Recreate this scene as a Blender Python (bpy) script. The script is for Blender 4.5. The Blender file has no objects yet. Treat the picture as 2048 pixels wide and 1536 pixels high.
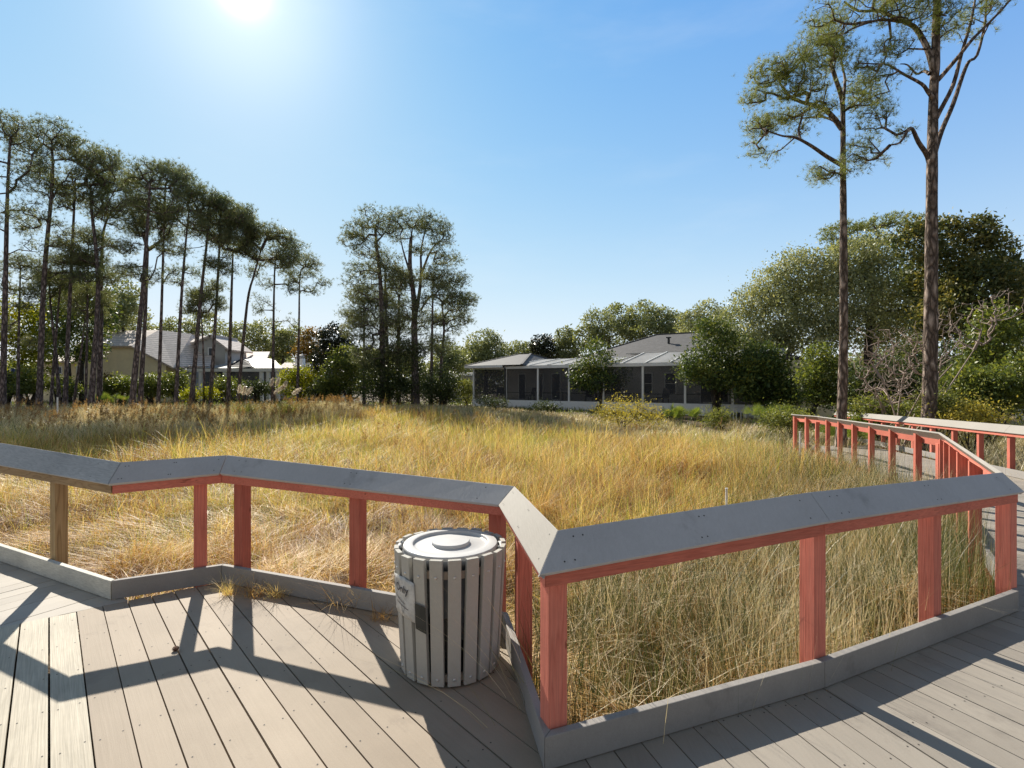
import bpy, bmesh, math, random
import numpy as np
from mathutils import Vector, Matrix
R = math.radians
random.seed(7)
rng = np.random.default_rng(11)
scn = bpy.context.scene
C = scn.collection

# ------------------------------------------------------------------ camera, sky, sun, exposure
F, HC, YH = 1020.0, 1.62, 768.0           # focal length in photo pixels, eye height, horizon row
cam_d = bpy.data.cameras.new("camera")
cam_d.sensor_width = 36.0
cam_d.lens = 36.0 * F / 2048.0
cam_d.clip_start, cam_d.clip_end = 0.05, 3000
cam = bpy.data.objects.new("camera", cam_d)
cam.location = (0, 0, HC)
cam.rotation_euler = (R(90), 0, 0)
C.objects.link(cam)
scn.camera = cam

SUN_AZ = -27.9      # degrees to the left of straight ahead
SUN_EL = 34.5
w = bpy.data.worlds.new("World")
scn.world = w
w.use_nodes = True
nt = w.node_tree
bg = nt.nodes["Background"]
sky = nt.nodes.new("ShaderNodeTexSky")
sky.sky_type = 'NISHITA'
sky.sun_disc = False
sky.sun_elevation = R(SUN_EL)
sky.sun_rotation = R(SUN_AZ)
sky.altitude = 0
sky.air_density = 1.0
sky.dust_density = 0.3
sky.ozone_density = 3.0
# soft shoulder so that the bright air round the sun keeps some colour, paler air towards the horizon
SKY_STR = 0.075
def vmath(op, a, b):
    x = nt.nodes.new("ShaderNodeVectorMath"); x.operation = op
    for i, v in enumerate((a, b)):
        if isinstance(v, bpy.types.NodeSocket): nt.links.new(v, x.inputs[i])
        else: x.inputs[i].default_value = v
    return x.outputs[0]
def smath(op, a, b=0.0):
    x = nt.nodes.new("ShaderNodeMath"); x.operation = op
    for i, v in enumerate((a, b)):
        if isinstance(v, bpy.types.NodeSocket): nt.links.new(v, x.inputs[i])
        else: x.inputs[i].default_value = v
    return x.outputs[0]
sc_ = vmath('MULTIPLY', sky.outputs[0], (SKY_STR*0.82, SKY_STR*1.0, SKY_STR*1.22))
base_ = vmath('DIVIDE', vmath('MULTIPLY', sc_, (0.95, 2.2, 6.6)), vmath('ADD', vmath('MULTIPLY', sc_, (0.3, 2.6, 8.9)), (1,1,1)))
tcw = nt.nodes.new("ShaderNodeTexCoord"); sep = nt.nodes.new("ShaderNodeSeparateXYZ"); nt.links.new(tcw.outputs["Generated"], sep.inputs[0])
hz_ = smath('POWER', 2.71828, smath('MULTIPLY', smath('MAXIMUM', sep.outputs[2], 0.0), -4.3))
mixw = nt.nodes.new("ShaderNodeMix"); mixw.data_type = 'RGBA'
nt.links.new(hz_, mixw.inputs[0]); nt.links.new(base_, mixw.inputs[6]); mixw.inputs[7].default_value = (0.64, 0.67, 0.69, 1)
def mapr(v, a, b):
    x = nt.nodes.new("ShaderNodeMapRange"); x.interpolation_type = 'SMOOTHSTEP'
    nt.links.new(v, x.inputs[0]); x.inputs[1].default_value = a; x.inputs[2].default_value = b
    return x.outputs[0]
def mixw2(a, col, fac):
    x = nt.nodes.new("ShaderNodeMix"); x.data_type = 'RGBA'
    nt.links.new(fac, x.inputs[0]); nt.links.new(a, x.inputs[6]); x.inputs[7].default_value = (*col, 1)
    return x.outputs[2]
# made-up sky tints, unseen behind the viewer and overhead, that set the fill light
fill_sky = mixw2(mixw.outputs[2], (0.225, 0.255, 0.30), mapr(sep.outputs[1], 0.25, -0.2))
fill_sky = mixw2(fill_sky, (0.055, 0.083, 0.115), mapr(sep.outputs[2], 0.62, 0.82))
cn = nt.nodes.new("ShaderNodeTexNoise"); cn.inputs["Scale"].default_value = 2.2; cn.inputs["Detail"].default_value = 6; cn.inputs["Roughness"].default_value = 0.6
cm = nt.nodes.new("ShaderNodeMapping"); cm.inputs["Scale"].default_value = (0.8, 1.0, 3.2); nt.links.new(tcw.outputs["Generated"], cm.inputs[0]); nt.links.new(cm.outputs[0], cn.inputs["Vector"])
fill_sky = mixw2(fill_sky, (0.62, 0.66, 0.69), smath('MULTIPLY', mapr(cn.outputs[0], 0.50, 0.78), 0.12))
# bright aureole of the air close to the sun
dt = nt.nodes.new("ShaderNodeVectorMath"); dt.operation = 'DOT_PRODUCT'
nt.links.new(tcw.outputs["Generated"], dt.inputs[0])
_a, _e = R(SUN_AZ), R(SUN_EL)
dt.inputs[1].default_value = (math.sin(_a)*math.cos(_e), math.cos(_a)*math.cos(_e), math.sin(_e))
dpos = smath('MAXIMUM', dt.outputs["Value"], 0.0)
aur = smath('ADD', smath('MULTIPLY', smath('POWER', dpos, 2600.0), 0.8), smath('MULTIPLY', smath('POWER', dpos, 130.0), 0.20))
cx_ = nt.nodes.new("ShaderNodeCombineXYZ")
for i_, k_ in enumerate((1.0, 0.93, 0.80)): nt.links.new(smath('MULTIPLY', aur, k_), cx_.inputs[i_])
nt.links.new(vmath('ADD', fill_sky, cx_.outputs[0]), bg.inputs[0])
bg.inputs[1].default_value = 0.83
sun_d = bpy.data.lights.new("sun", 'SUN')
sun_d.energy = 4.4
sun_d.angle = R(0.55)
sun_d.color = (1.0, 0.93, 0.82)
sun = bpy.data.objects.new("sun", sun_d)
sv = Vector((math.sin(R(SUN_AZ)) * math.cos(R(SUN_EL)), math.cos(R(SUN_AZ)) * math.cos(R(SUN_EL)), math.sin(R(SUN_EL))))
sun.rotation_euler = (-sv).to_track_quat('-Z', 'Y').to_euler()
C.objects.link(sun)
vs = scn.view_settings
vs.view_transform = 'Standard'
vs.look = 'None'
vs.exposure = 0.82
vs.gamma = 1.0
scn.cycles.max_bounces = 8
scn.cycles.transparent_max_bounces = 12
scn.cycles.sample_clamp_indirect = 6

# ------------------------------------------------------------------ helpers
def W(px, py, d):
    return Vector(((px - 1024) / F * d, d, HC - (py - YH) / F * d))

def WG(px, py, z=0.0):
    d = F * (HC - z) / (py - YH)
    return Vector(((px - 1024) / F * d, d, z))

def link(o, parent=None):
    C.objects.link(o)
    if parent is not None:
        o.parent = parent
    return o

def tag(o, label=None, cat=None, group=None, kind=None):
    if label: o['label'] = label
    if cat: o['category'] = cat
    if group: o['group'] = group
    if kind: o['kind'] = kind
    return o

def empty(name, loc, label, cat, group=None, rz=0):
    o = bpy.data.objects.new(name, None)
    o.location = loc
    o.rotation_euler = (0, 0, rz)
    o.empty_display_size = 0.2
    link(o)
    tag(o, label, cat, group)
    return o

def np_mesh(name, V, faces, mats, parent=None, attr=None, smooth=False, mi=None):
    """V (n,3) array, faces (m,k) array of one polygon size (or list of such arrays)."""
    me = bpy.data.meshes.new(name)
    V = np.asarray(V, dtype=np.float32).reshape(-1, 3)
    if not isinstance(faces, list):
        faces = [faces]
    faces = [np.asarray(f, dtype=np.int32) for f in faces if len(f)]
    me.vertices.add(len(V))
    me.vertices.foreach_set("co", V.ravel())
    nl = sum(f.size for f in faces)
    npoly = sum(len(f) for f in faces)
    me.loops.add(nl)
    me.loops.foreach_set("vertex_index", np.concatenate([f.ravel() for f in faces]))
    me.polygons.add(npoly)
    tot = np.concatenate([np.full(len(f), f.shape[1], dtype=np.int32) for f in faces])
    st = np.concatenate([[0], np.cumsum(tot)[:-1]]).astype(np.int32)
    me.polygons.foreach_set("loop_start", st)
    me.polygons.foreach_set("loop_total", tot)
    if smooth:
        me.polygons.foreach_set("use_smooth", np.ones(npoly, dtype=bool))
    if mi is not None:
        me.polygons.foreach_set("material_index", np.asarray(mi, dtype=np.int32))
    me.update(calc_edges=True)
    if attr is not None:
        a = me.attributes.new("hue", 'FLOAT', 'POINT')
        a.data.foreach_set("value", np.asarray(attr, dtype=np.float32))
    for m in (mats if isinstance(mats, (list, tuple)) else [mats]):
        me.materials.append(m)
    o = bpy.data.objects.new(name, me)
    link(o, parent)
    return o

class MB:
    """collects simple solids into one mesh"""
    def __init__(self):
        self.v, self.f, self.m = [], [], []
    def add(self, vs, fs, mi=0):
        b = len(self.v)
        self.v += [tuple(x) for x in vs]
        self.f += [tuple(i + b for i in f) for f in fs]
        self.m += [mi] * len(fs)
        return self
    def box(self, lo, hi, mi=0, M=None):
        x0, y0, z0 = lo; x1, y1, z1 = hi
        vs = [Vector(p) for p in ((x0,y0,z0),(x1,y0,z0),(x1,y1,z0),(x0,y1,z0),(x0,y0,z1),(x1,y0,z1),(x1,y1,z1),(x0,y1,z1))]
        if M is not None: vs = [M @ p for p in vs]
        return self.add(vs, [(0,3,2,1),(4,5,6,7),(0,1,5,4),(1,2,6,5),(2,3,7,6),(3,0,4,7)], mi)
    def hexa(self, vs, mi=0):
        return self.add(vs, [(0,3,2,1),(4,5,6,7),(0,1,5,4),(1,2,6,5),(2,3,7,6),(3,0,4,7)], mi)
    def prism(self, poly, ext, mi=0):
        """poly: list of 3D points, ext: extrusion vector"""
        n = len(poly); e = Vector(ext)
        a = [Vector(p) for p in poly]; b = [p + e for p in a]
        fs = [tuple(range(n))[::-1], tuple(range(n, 2*n))]
        fs += [(i, (i+1) % n, n + (i+1) % n, n + i) for i in range(n)]
        return self.add(a + b, fs, mi)
    def bar(self, p, q, wd, ht=None, up=(0,0,1), mi=0):
        p, q = Vector(p), Vector(q); d = (q - p).normalized()
        ht = ht or wd
        s = d.cross(Vector(up))
        if s.length < 1e-4: s = d.cross(Vector((0,1,0)))
        s.normalize(); u = s.cross(d)
        s *= wd/2; u *= ht/2
        return self.hexa([p-s-u, p+s-u, q+s-u, q-s-u, p-s+u, p+s+u, q+s+u, q-s+u], mi)
    def tube(self, pts, rad, n=8, mi=0, caps=True):
        pts = [Vector(p) for p in pts]
        if not hasattr(rad, '__len__'): rad = [rad]*len(pts)
        vs = []; ref = Vector((0.31, 0.95, 0.05))
        for i, p in enumerate(pts):
            d = (pts[min(i+1, len(pts)-1)] - pts[max(i-1, 0)])
            d = d.normalized() if d.length > 1e-6 else Vector((0,0,1))
            a = d.cross(ref)
            if a.length < 1e-3: a = d.cross(Vector((1,0,0)))
            a.normalize(); b = d.cross(a)
            for k in range(n):
                t = 2*math.pi*k/n
                vs.append(p + (a*math.cos(t) + b*math.sin(t))*rad[i])
        fs = []
        for i in range(len(pts)-1):
            for k in range(n):
                k2 = (k+1) % n
                fs.append((i*n+k, i*n+k2, (i+1)*n+k2, (i+1)*n+k))
        if caps:
            fs.append(tuple(range(n))[::-1]); fs.append(tuple((len(pts)-1)*n + k for k in range(n)))
        return self.add(vs, fs, mi)
    def lathe(self, prof, n=48, mi=0, cx=0, cy=0):
        vs = []; fs = []
        for r, z in prof:
            for k in range(n):
                t = 2*math.pi*k/n
                vs.append((cx + r*math.cos(t), cy + r*math.sin(t), z))
        for i in range(len(prof)-1):
            for k in range(n):
                k2 = (k+1) % n
                fs.append((i*n+k, i*n+k2, (i+1)*n+k2, (i+1)*n+k))
        return self.add(vs, fs, mi)
    def build(self, name, mats, parent=None, smooth=False, bevel=0.0):
        me = bpy.data.meshes.new(name)
        me.from_pydata(self.v, [], self.f)
        for m in (mats if isinstance(mats, (list, tuple)) else [mats]):
            me.materials.append(m)
        me.polygons.foreach_set("material_index", self.m)
        if smooth:
            me.polygons.foreach_set("use_smooth", [True]*len(self.f))
        me.update()
        if bevel > 0:
            bm = bmesh.new(); bm.from_mesh(me)
            bmesh.ops.bevel(bm, geom=[e for e in bm.edges if len(e.link_faces) == 2 and e.calc_face_angle(0) > 0.6], offset=bevel, segments=2, affect='EDGES', profile=0.6)
            bm.to_mesh(me); bm.free()
        o = bpy.data.objects.new(name, me)
        return link(o, parent)

# ------------------------------------------------------------------ materials
def newmat(name):
    m = bpy.data.materials.new(name); m.use_nodes = True
    n = m.node_tree.nodes; l = m.node_tree.links
    return m, n, l, n["Principled BSDF"], n["Material Output"]

def ramp(n, stops):
    r = n.new("ShaderNodeValToRGB")
    e = r.color_ramp.elements
    e[0].position, e[0].color = stops[0][0], (*stops[0][1], 1)
    e[1].position, e[1].color = stops[-1][0], (*stops[-1][1], 1)
    for p, c in stops[1:-1]:
        x = e.new(p); x.color = (*c, 1)
    return r

def noise(n, l, scale, detail=4, rough=0.55, vec=None, dist=0.0):
    t = n.new("ShaderNodeTexNoise")
    t.inputs["Scale"].default_value = scale; t.inputs["Detail"].default_value = detail
    t.inputs["Roughness"].default_value = rough; t.inputs["Distortion"].default_value = dist
    if vec is not None: l.new(vec, t.inputs["Vector"])
    return t

def coords(n, l, scale=(1,1,1), rot=(0,0,0), out="Object"):
    tc = n.new("ShaderNodeTexCoord"); mp = n.new("ShaderNodeMapping")
    mp.vector_type = 'TEXTURE'
    mp.inputs["Scale"].default_value = tuple(1.0/c for c in scale); mp.inputs["Rotation"].default_value = rot
    l.new(tc.outputs[out], mp.inputs["Vector"])
    return mp.outputs["Vector"]

def mixc(n, l, a, b, fac, mode='MIX'):
    x = n.new("ShaderNodeMix"); x.data_type = 'RGBA'; x.blend_type = mode
    for s, v in ((0, fac), (6, a), (7, b)):
        if hasattr(v, 'is_output') or isinstance(v, bpy.types.NodeSocket): l.new(v, x.inputs[s])
        else: x.inputs[s].default_value = v if s == 0 else (*v, 1)
    return x.outputs[2]

def bump(n, l, h, strength, dist, bsdf):
    b = n.new("ShaderNodeBump"); b.inputs["Strength"].default_value = strength; b.inputs["Distance"].default_value = dist
    l.new(h, b.inputs["Height"]); l.new(b.outputs[0], bsdf.inputs["Normal"])

def mat_plain(name, col, rough=0.6, var=0.12, scale=6.0, metal=0.0, bmp=0.0, bscale=60):
    m, n, l, p, o = newmat(name)
    t = noise(n, l, scale, 5, 0.6, coords(n, l))
    r = ramp(n, [(0.3, tuple(c*(1-var) for c in col)), (0.7, tuple(min(1, c*(1+var)) for c in col))])
    l.new(t.outputs[0], r.inputs[0]); l.new(r.outputs[0], p.inputs["Base Color"])
    p.inputs["Roughness"].default_value = rough; p.inputs["Metallic"].default_value = metal
    if bmp:
        t2 = noise(n, l, bscale, 3, 0.6, coords(n, l)); bump(n, l, t2.outputs[0], bmp, 0.01, p)
    return m

def mat_board(name, dark, light, rough=0.75, grain_dir=0.0, grain=0.25, speck=0.25, island=0.35, stain=None):
    """composite board: per-board tint, fine streaks along the board, speckle, blotches"""
    m, n, l, p, o = newmat(name)
    g = n.new("ShaderNodeNewGeometry")
    r = ramp(n, [(0.0, dark), (1.0, light)])
    v1 = coords(n, l, (1, 1, 1))
    big = noise(n, l, 1.6, 5, 0.6, v1)
    fine = noise(n, l, 190, 2, 0.7, v1)
    vg = coords(n, l, (60, 2.2, 40), (0, 0, grain_dir))
    st = noise(n, l, 1.0, 5, 0.6, vg, 0.6)
    def mul(s, k, add=0.0):
        x = n.new("ShaderNodeMath"); x.operation = 'MULTIPLY_ADD'; l.new(s, x.inputs[0]); x.inputs[1].default_value = k; x.inputs[2].default_value = add; return x.outputs[0]
    def add(a, b):
        x = n.new("ShaderNodeMath"); l.new(a, x.inputs[0]); l.new(b, x.inputs[1]); return x.outputs[0]
    s = add(add(mul(g.outputs["Random Per Island"], island, 0.5 - island/2), mul(big.outputs[0], 0.7, -0.35)),
            add(mul(fine.outputs[0], speck, -speck/2), mul(st.outputs[0], grain, -grain/2)))
    l.new(s, r.inputs[0])
    col = r.outputs[0]
    if stain:
        sn = noise(n, l, 2.3, 6, 0.65, v1)
        sr = ramp(n, [(0.58, (0,0,0)), (0.72, (1,1,1))]); l.new(sn.outputs[0], sr.inputs[0])
        ml = n.new("ShaderNodeMath"); ml.operation = 'MULTIPLY'; l.new(sr.outputs[0], ml.inputs[0]); ml.inputs[1].default_value = 0.5
        col = mixc(n, l, col, stain, ml.outputs[0])
    l.new(col, p.inputs["Base Color"])
    p.inputs["Roughness"].default_value = rough
    p.inputs["Specular IOR Level"].default_value = 0.35
    bump(n, l, add(mul(fine.outputs[0], 0.4), st.outputs[0]), 0.35, 0.004, p)
    return m

def mat_grain(name, base, dark, light, scale=1.0, rot=0.0, ring=9.0, rough=0.7, vertical=False, crack=True, strength=1.0):
    """sawn timber: cathedral grain along the piece + fine fibres"""
    m, n, l, p, o = newmat(name)
    sc = (ring, ring, 0.55*scale) if vertical else (0.6*scale, ring, ring)
    v = coords(n, l, sc, (0, 0, rot))
    g = n.new("ShaderNodeNewGeometry")
    off = n.new("ShaderNodeVectorMath"); off.operation = 'ADD'
    mm = n.new("ShaderNodeVectorMath"); mm.operation = 'SCALE'; cx = n.new("ShaderNodeCombineXYZ")
    l.new(g.outputs["Random Per Island"], cx.inputs[0]); l.new(g.outputs["Random Per Island"], cx.inputs[1])
    l.new(cx.outputs[0], mm.inputs[0]); mm.inputs["Scale"].default_value = 17.0
    l.new(v, off.inputs[0]); l.new(mm.outputs[0], off.inputs[1])
    t = noise(n, l, 0.9, 2, 0.5, off.outputs[0])
    mu = n.new("ShaderNodeMath"); mu.operation = 'MULTIPLY'; l.new(t.outputs[0], mu.inputs[0]); mu.inputs[1].default_value = 14.0
    fr = n.new("ShaderNodeMath"); fr.operation = 'FRACT'; l.new(mu.outputs[0], fr.inputs[0])
    r = ramp(n, [(0.0, base), (0.55, light), (0.85, dark), (1.0, base)])
    l.new(fr.outputs[0], r.inputs[0])
    fs = noise(n, l, 1.0, 4, 0.65, coords(n, l, (160, 160, 3) if vertical else (3, 160, 160), (0, 0, rot)))
    fcol = ramp(n, [(0.3, tuple(c*0.72 for c in base)), (0.7, tuple(min(1, c*1.2) for c in base))])
    l.new(fs.outputs[0], fcol.inputs[0])
    col = mixc(n, l, fcol.outputs[0], r.outputs[0], 0.55*strength)
    bl = noise(n, l, 2.0, 4, 0.6, coords(n, l)); br = ramp(n, [(0.3, (0.82,0.82,0.82)), (0.7, (1.1,1.1,1.1))])
    l.new(bl.outputs[0], br.inputs[0])
    col = mixc(n, l, col, br.outputs[0], 1.0, 'MULTIPLY')
    oi = n.new("ShaderNodeObjectInfo")
    orr = ramp(n, [(0.0, (0.78,0.74,0.72)), (0.5, (1.0,1.0,1.0)), (1.0, (1.14,1.2,1.22))]); l.new(oi.outputs["Random"], orr.inputs[0])
    col = mixc(n, l, col, orr.outputs[0], 1.0, 'MULTIPLY')
    if crack and vertical:
        kv = n.new("ShaderNodeTexVoronoi"); kv.inputs["Scale"].default_value = 1.0; l.new(coords(n, l, (9, 9, 3.2) if vertical else (3.2, 9, 9), (0,0,rot)), kv.inputs["Vector"])
        kr = ramp(n, [(0.0, (0.4,0.34,0.3)), (0.05, (0.55,0.5,0.46)), (0.085, (1,1,1))]); l.new(kv.outputs["Distance"], kr.inputs[0])
        col = mixc(n, l, col, kr.outputs[0], 1.0, 'MULTIPLY')
    if crack:
        cv = noise(n, l, 1.0, 3, 0.5, coords(n, l, (38, 38, 0.9) if vertical else (0.9, 38, 38), (0,0,rot)))
        cr_ = ramp(n, [(0.70, (1,1,1)), (0.735, (0.25,0.2,0.18)), (0.76, (0.25,0.2,0.18))]); l.new(cv.outputs[0], cr_.inputs[0])
        col = mixc(n, l, col, cr_.outputs[0], 0.8, 'MULTIPLY')
    l.new(col, p.inputs["Base Color"]); p.inputs["Roughness"].default_value = rough
    p.inputs["Specular IOR Level"].default_value = 0.3
    bump(n, l, fs.outputs[0], 0.5, 0.004, p)
    return m

def mat_bark(name, dark, light, scale=7.0):
    m, n, l, p, o = newmat(name)
    v = coords(n, l, (scale, scale, scale*0.32))
    nd = noise(n, l, 1.2, 3, 0.5, v)
    va = n.new("ShaderNodeVectorMath"); va.operation = 'ADD'; l.new(v, va.inputs[0]); l.new(nd.outputs["Color"], va.inputs[1])
    vo = n.new("ShaderNodeTexVoronoi"); vo.feature = 'DISTANCE_TO_EDGE'; vo.inputs["Scale"].default_value = 1.0; l.new(va.outputs[0], vo.inputs["Vector"])
    nn = noise(n, l, 3.0, 6, 0.65, v)
    r1 = ramp(n, [(0.02, tuple(c*0.45 for c in dark)), (0.16, dark), (0.45, light)]); l.new(vo.outputs[0], r1.inputs[0])
    r2 = ramp(n, [(0.3, (0.6,0.58,0.57)), (0.7, (1.25,1.22,1.2))]); l.new(nn.outputs[0], r2.inputs[0])
    l.new(mixc(n, l, r1.outputs[0], r2.outputs[0], 1.0, 'MULTIPLY'), p.inputs["Base Color"])
    p.inputs["Roughness"].default_value = 0.9; p.inputs["Specular IOR Level"].default_value = 0.15
    cl = ramp(n, [(0.0, (0,0,0)), (0.3, (1,1,1))]); l.new(vo.outputs[0], cl.inputs[0])
    bump(n, l, cl.outputs[0], 0.9, 0.03, p)
    return m

def mat_leaf(name, stops, trans=0.45, rough=0.5, clump=0.8, spec=0.3, tcol=(1.25, 1.15, 0.55), attr=False, island_w=0.6):
    """leaf: colour varies from leaf to leaf and in soft patches; light passes through"""
    m, n, l, p, o = newmat(name)
    r = ramp(n, stops)
    if attr:
        a = n.new("ShaderNodeAttribute"); a.attribute_name = "hue"; src = a.outputs["Fac"]
    else:
        g = n.new("ShaderNodeNewGeometry"); src = g.outputs["Random Per Island"]
    t = noise(n, l, clump, 3, 0.6, coords(n, l, out="Object"))
    a1 = n.new("ShaderNodeMath"); a1.operation = 'MULTIPLY_ADD'; l.new(src, a1.inputs[0]); a1.inputs[1].default_value = island_w; a1.inputs[2].default_value = (1-island_w)/2 - 0.55
    a2 = n.new("ShaderNodeMath"); a2.operation = 'MULTIPLY_ADD'; l.new(t.outputs[0], a2.inputs[0]); a2.inputs[1].default_value = 1.1; l.new(a1.outputs[0], a2.inputs[2])
    l.new(a2.outputs[0], r.inputs[0])
    l.new(r.outputs[0], p.inputs["Base Color"])
    p.inputs["Roughness"].default_value = rough; p.inputs["Specular IOR Level"].default_value = spec
    tr = n.new("ShaderNodeBsdfTranslucent")
    l.new(mixc(n, l, r.outputs[0], tcol, 1.0, 'MULTIPLY'), tr.inputs[0])
    mx = n.new("ShaderNodeMixShader"); mx.inputs[0].default_value = trans
    l.new(p.outputs[0], mx.inputs[1]); l.new(tr.outputs[0], mx.inputs[2]); l.new(mx.outputs[0], o.inputs[0])
    return m

M = {}
M['deck_grey'] = mat_board("deck_grey", (0.2436,0.1961,0.1455), (0.4606,0.3827,0.2951), grain_dir=math.atan2(-0.908,1)*-1, island=0.4, stain=(0.15,0.12,0.10), speck=0.4)
M['deck_cream'] = mat_grain("deck_cream", (0.5332,0.4816,0.3784), (0.43,0.387,0.2924), (0.6192,0.5676,0.4558), rot=math.atan2(1.0,-0.908), ring=11, strength=0.5, crack=False)
M['deck_left'] = mat_board("deck_left", (0.344,0.3096,0.2666), (0.5332,0.4902,0.4214), grain=0.3, island=0.3, stain=(0.22,0.20,0.17), speck=0.4)
M['deck_right'] = mat_board("deck_right", (0.2252,0.2002,0.1675), (0.3921,0.3504,0.2941), grain=0.3, island=0.4, stain=(0.15,0.13,0.11), speck=0.4)
M['cap_grey'] = mat_board("cap_grey", (0.3259,0.3192,0.3176), (0.5867,0.5824,0.5872), grain=0.35, island=0.2, stain=(0.17,0.16,0.15), speck=0.4)
M['cap_pale'] = mat_board("cap_pale", (0.252,0.231,0.2016), (0.3864,0.3612,0.3192), grain=0.3, island=0.3)
M['cap_new'] = mat_grain("cap_new", (0.42,0.43,0.43), (0.33,0.34,0.35), (0.52,0.52,0.52), rot=-0.57, ring=14, strength=0.7, crack=False)
M['toe_grey'] = mat_board("toe_grey", (0.2,0.185,0.17), (0.42,0.395,0.365), grain=0.3, island=0.25, stain=(0.13,0.12,0.11), speck=0.4)
M['toe_new'] = mat_grain("toe_new", (0.55,0.52,0.45), (0.45,0.43,0.37), (0.62,0.59,0.52), rot=-0.57, ring=12, strength=0.4, crack=False)
M['red_wood'] = mat_grain("red_wood", (0.62,0.178,0.122), (0.44,0.105,0.07), (0.69,0.24,0.17), rot=0.0, ring=12, vertical=True, strength=0.6)
M['red_beam'] = mat_grain("red_beam", (0.62,0.178,0.122), (0.44,0.105,0.07), (0.69,0.24,0.17), rot=0.3, ring=12, strength=0.5)
M['new_wood'] = mat_grain("new_wood", (0.36,0.235,0.105), (0.20,0.115,0.045), (0.48,0.34,0.17), ring=10, vertical=True)
M['new_beam'] = mat_grain("new_beam", (0.38,0.26,0.13), (0.24,0.15,0.07), (0.50,0.36,0.20), rot=-0.57, ring=10)
M['screw'] = mat_plain("screw", (0.03,0.025,0.022), 0.7)
M['bark'] = mat_bark("bark", (0.20,0.155,0.125), (0.50,0.41,0.345), 7.5)
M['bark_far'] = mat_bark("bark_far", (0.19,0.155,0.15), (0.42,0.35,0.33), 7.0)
M['bark_oak'] = mat_bark("bark_oak", (0.10,0.085,0.07), (0.22,0.19,0.155), 12)
M['twig'] = mat_plain("twig", (0.35,0.27,0.22), 0.8, 0.3, 3)
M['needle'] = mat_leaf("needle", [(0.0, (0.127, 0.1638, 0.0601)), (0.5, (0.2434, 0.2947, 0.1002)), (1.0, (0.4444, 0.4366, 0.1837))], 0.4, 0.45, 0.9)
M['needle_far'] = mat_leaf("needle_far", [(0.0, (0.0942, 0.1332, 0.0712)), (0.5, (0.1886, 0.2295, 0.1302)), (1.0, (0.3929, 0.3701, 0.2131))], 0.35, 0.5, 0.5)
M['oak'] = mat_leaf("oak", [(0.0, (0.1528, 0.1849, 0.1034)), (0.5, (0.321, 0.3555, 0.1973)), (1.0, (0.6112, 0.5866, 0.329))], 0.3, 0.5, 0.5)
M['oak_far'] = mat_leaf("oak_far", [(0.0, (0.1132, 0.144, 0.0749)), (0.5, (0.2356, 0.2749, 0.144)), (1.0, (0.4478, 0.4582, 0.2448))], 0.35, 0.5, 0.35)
M['magnolia'] = mat_leaf("magnolia", [(0.0, (0.0409, 0.07, 0.0257)), (0.55, (0.1026, 0.1568, 0.0463)), (1.0, (0.365, 0.3689, 0.0774))], 0.3, 0.5, 0.7, 0.3)
M['magnolia_brown'] = mat_leaf("magnolia_brown", [(0.0, (0.0428, 0.0704, 0.0294)), (0.5, (0.1166, 0.141, 0.0528)), (1.0, (0.4277, 0.3524, 0.1027))], 0.3, 0.5, 0.6, 0.3)
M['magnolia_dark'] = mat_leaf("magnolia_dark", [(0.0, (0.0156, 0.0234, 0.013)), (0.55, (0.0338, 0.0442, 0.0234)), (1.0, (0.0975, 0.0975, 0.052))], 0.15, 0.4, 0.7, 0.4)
M['lime'] = mat_leaf("lime", [(0.0, (0.0864, 0.1224, 0.0144)), (0.5, (0.2448, 0.2736, 0.0216)), (1.0, (0.4896, 0.4464, 0.036))], 0.55, 0.45, 0.5)
M['shrub'] = mat_leaf("shrub", [(0.0, (0.0535, 0.088, 0.0238)), (0.5, (0.1426, 0.1898, 0.0475)), (1.0, (0.3564, 0.3567, 0.0892))], 0.4, 0.42, 0.8, 0.4)
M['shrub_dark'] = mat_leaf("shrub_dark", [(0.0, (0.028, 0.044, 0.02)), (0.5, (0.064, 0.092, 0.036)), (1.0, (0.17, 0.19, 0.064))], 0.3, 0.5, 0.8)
M['shrub_pale'] = mat_leaf("shrub_pale", [(0.0, (0.0975, 0.13, 0.039)), (0.5, (0.2015, 0.234, 0.0715)), (1.0, (0.364, 0.351, 0.1105))], 0.45, 0.5, 1.0)
M['golden'] = mat_leaf("golden", [(0.0,(0.20,0.21,0.06)), (0.5,(0.46,0.41,0.10)), (1.0,(0.72,0.56,0.10))], 0.45, 0.5, 2.5)
M['rust'] = mat_leaf("rust", [(0.0,(0.09,0.07,0.025)), (0.5,(0.19,0.13,0.04)), (1.0,(0.33,0.19,0.06))], 0.4, 0.5, 0.6)
M['palmetto'] = mat_leaf("palmetto", [(0.0, (0.065, 0.1105, 0.0234)), (0.5, (0.156, 0.221, 0.0455)), (1.0, (0.312, 0.351, 0.078))], 0.4, 0.35, 1.0, 0.5)
M['grass'] = mat_leaf("grass", [(0.0,(0.20,0.095,0.033)), (0.18,(0.55,0.30,0.095)), (0.36,(0.84,0.58,0.23)), (0.50,(0.90,0.73,0.39)), (0.62,(0.80,0.65,0.17)), (0.76,(0.48,0.49,0.08)), (1.0,(0.18,0.26,0.035))], 0.42, 0.5, 0.45, 0.3, (1.1,1.08,0.72), True, 0.95)
M['rush'] = mat_leaf("rush", [(0.0,(0.26,0.16,0.08)), (0.22,(0.72,0.57,0.34)), (0.42,(0.90,0.80,0.56)), (0.6,(0.34,0.32,0.11)), (0.8,(0.10,0.12,0.04)), (1.0,(0.05,0.07,0.024))], 0.3, 0.4, 0.6, 0.4, (1.1,1.05,0.75), True, 0.95)
M['plume_brown'] = mat_leaf("plume_brown", [(0.0,(0.16,0.10,0.062)), (0.5,(0.32,0.20,0.115)), (1.0,(0.46,0.33,0.19))], 0.5, 0.6, 0.5)
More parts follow.
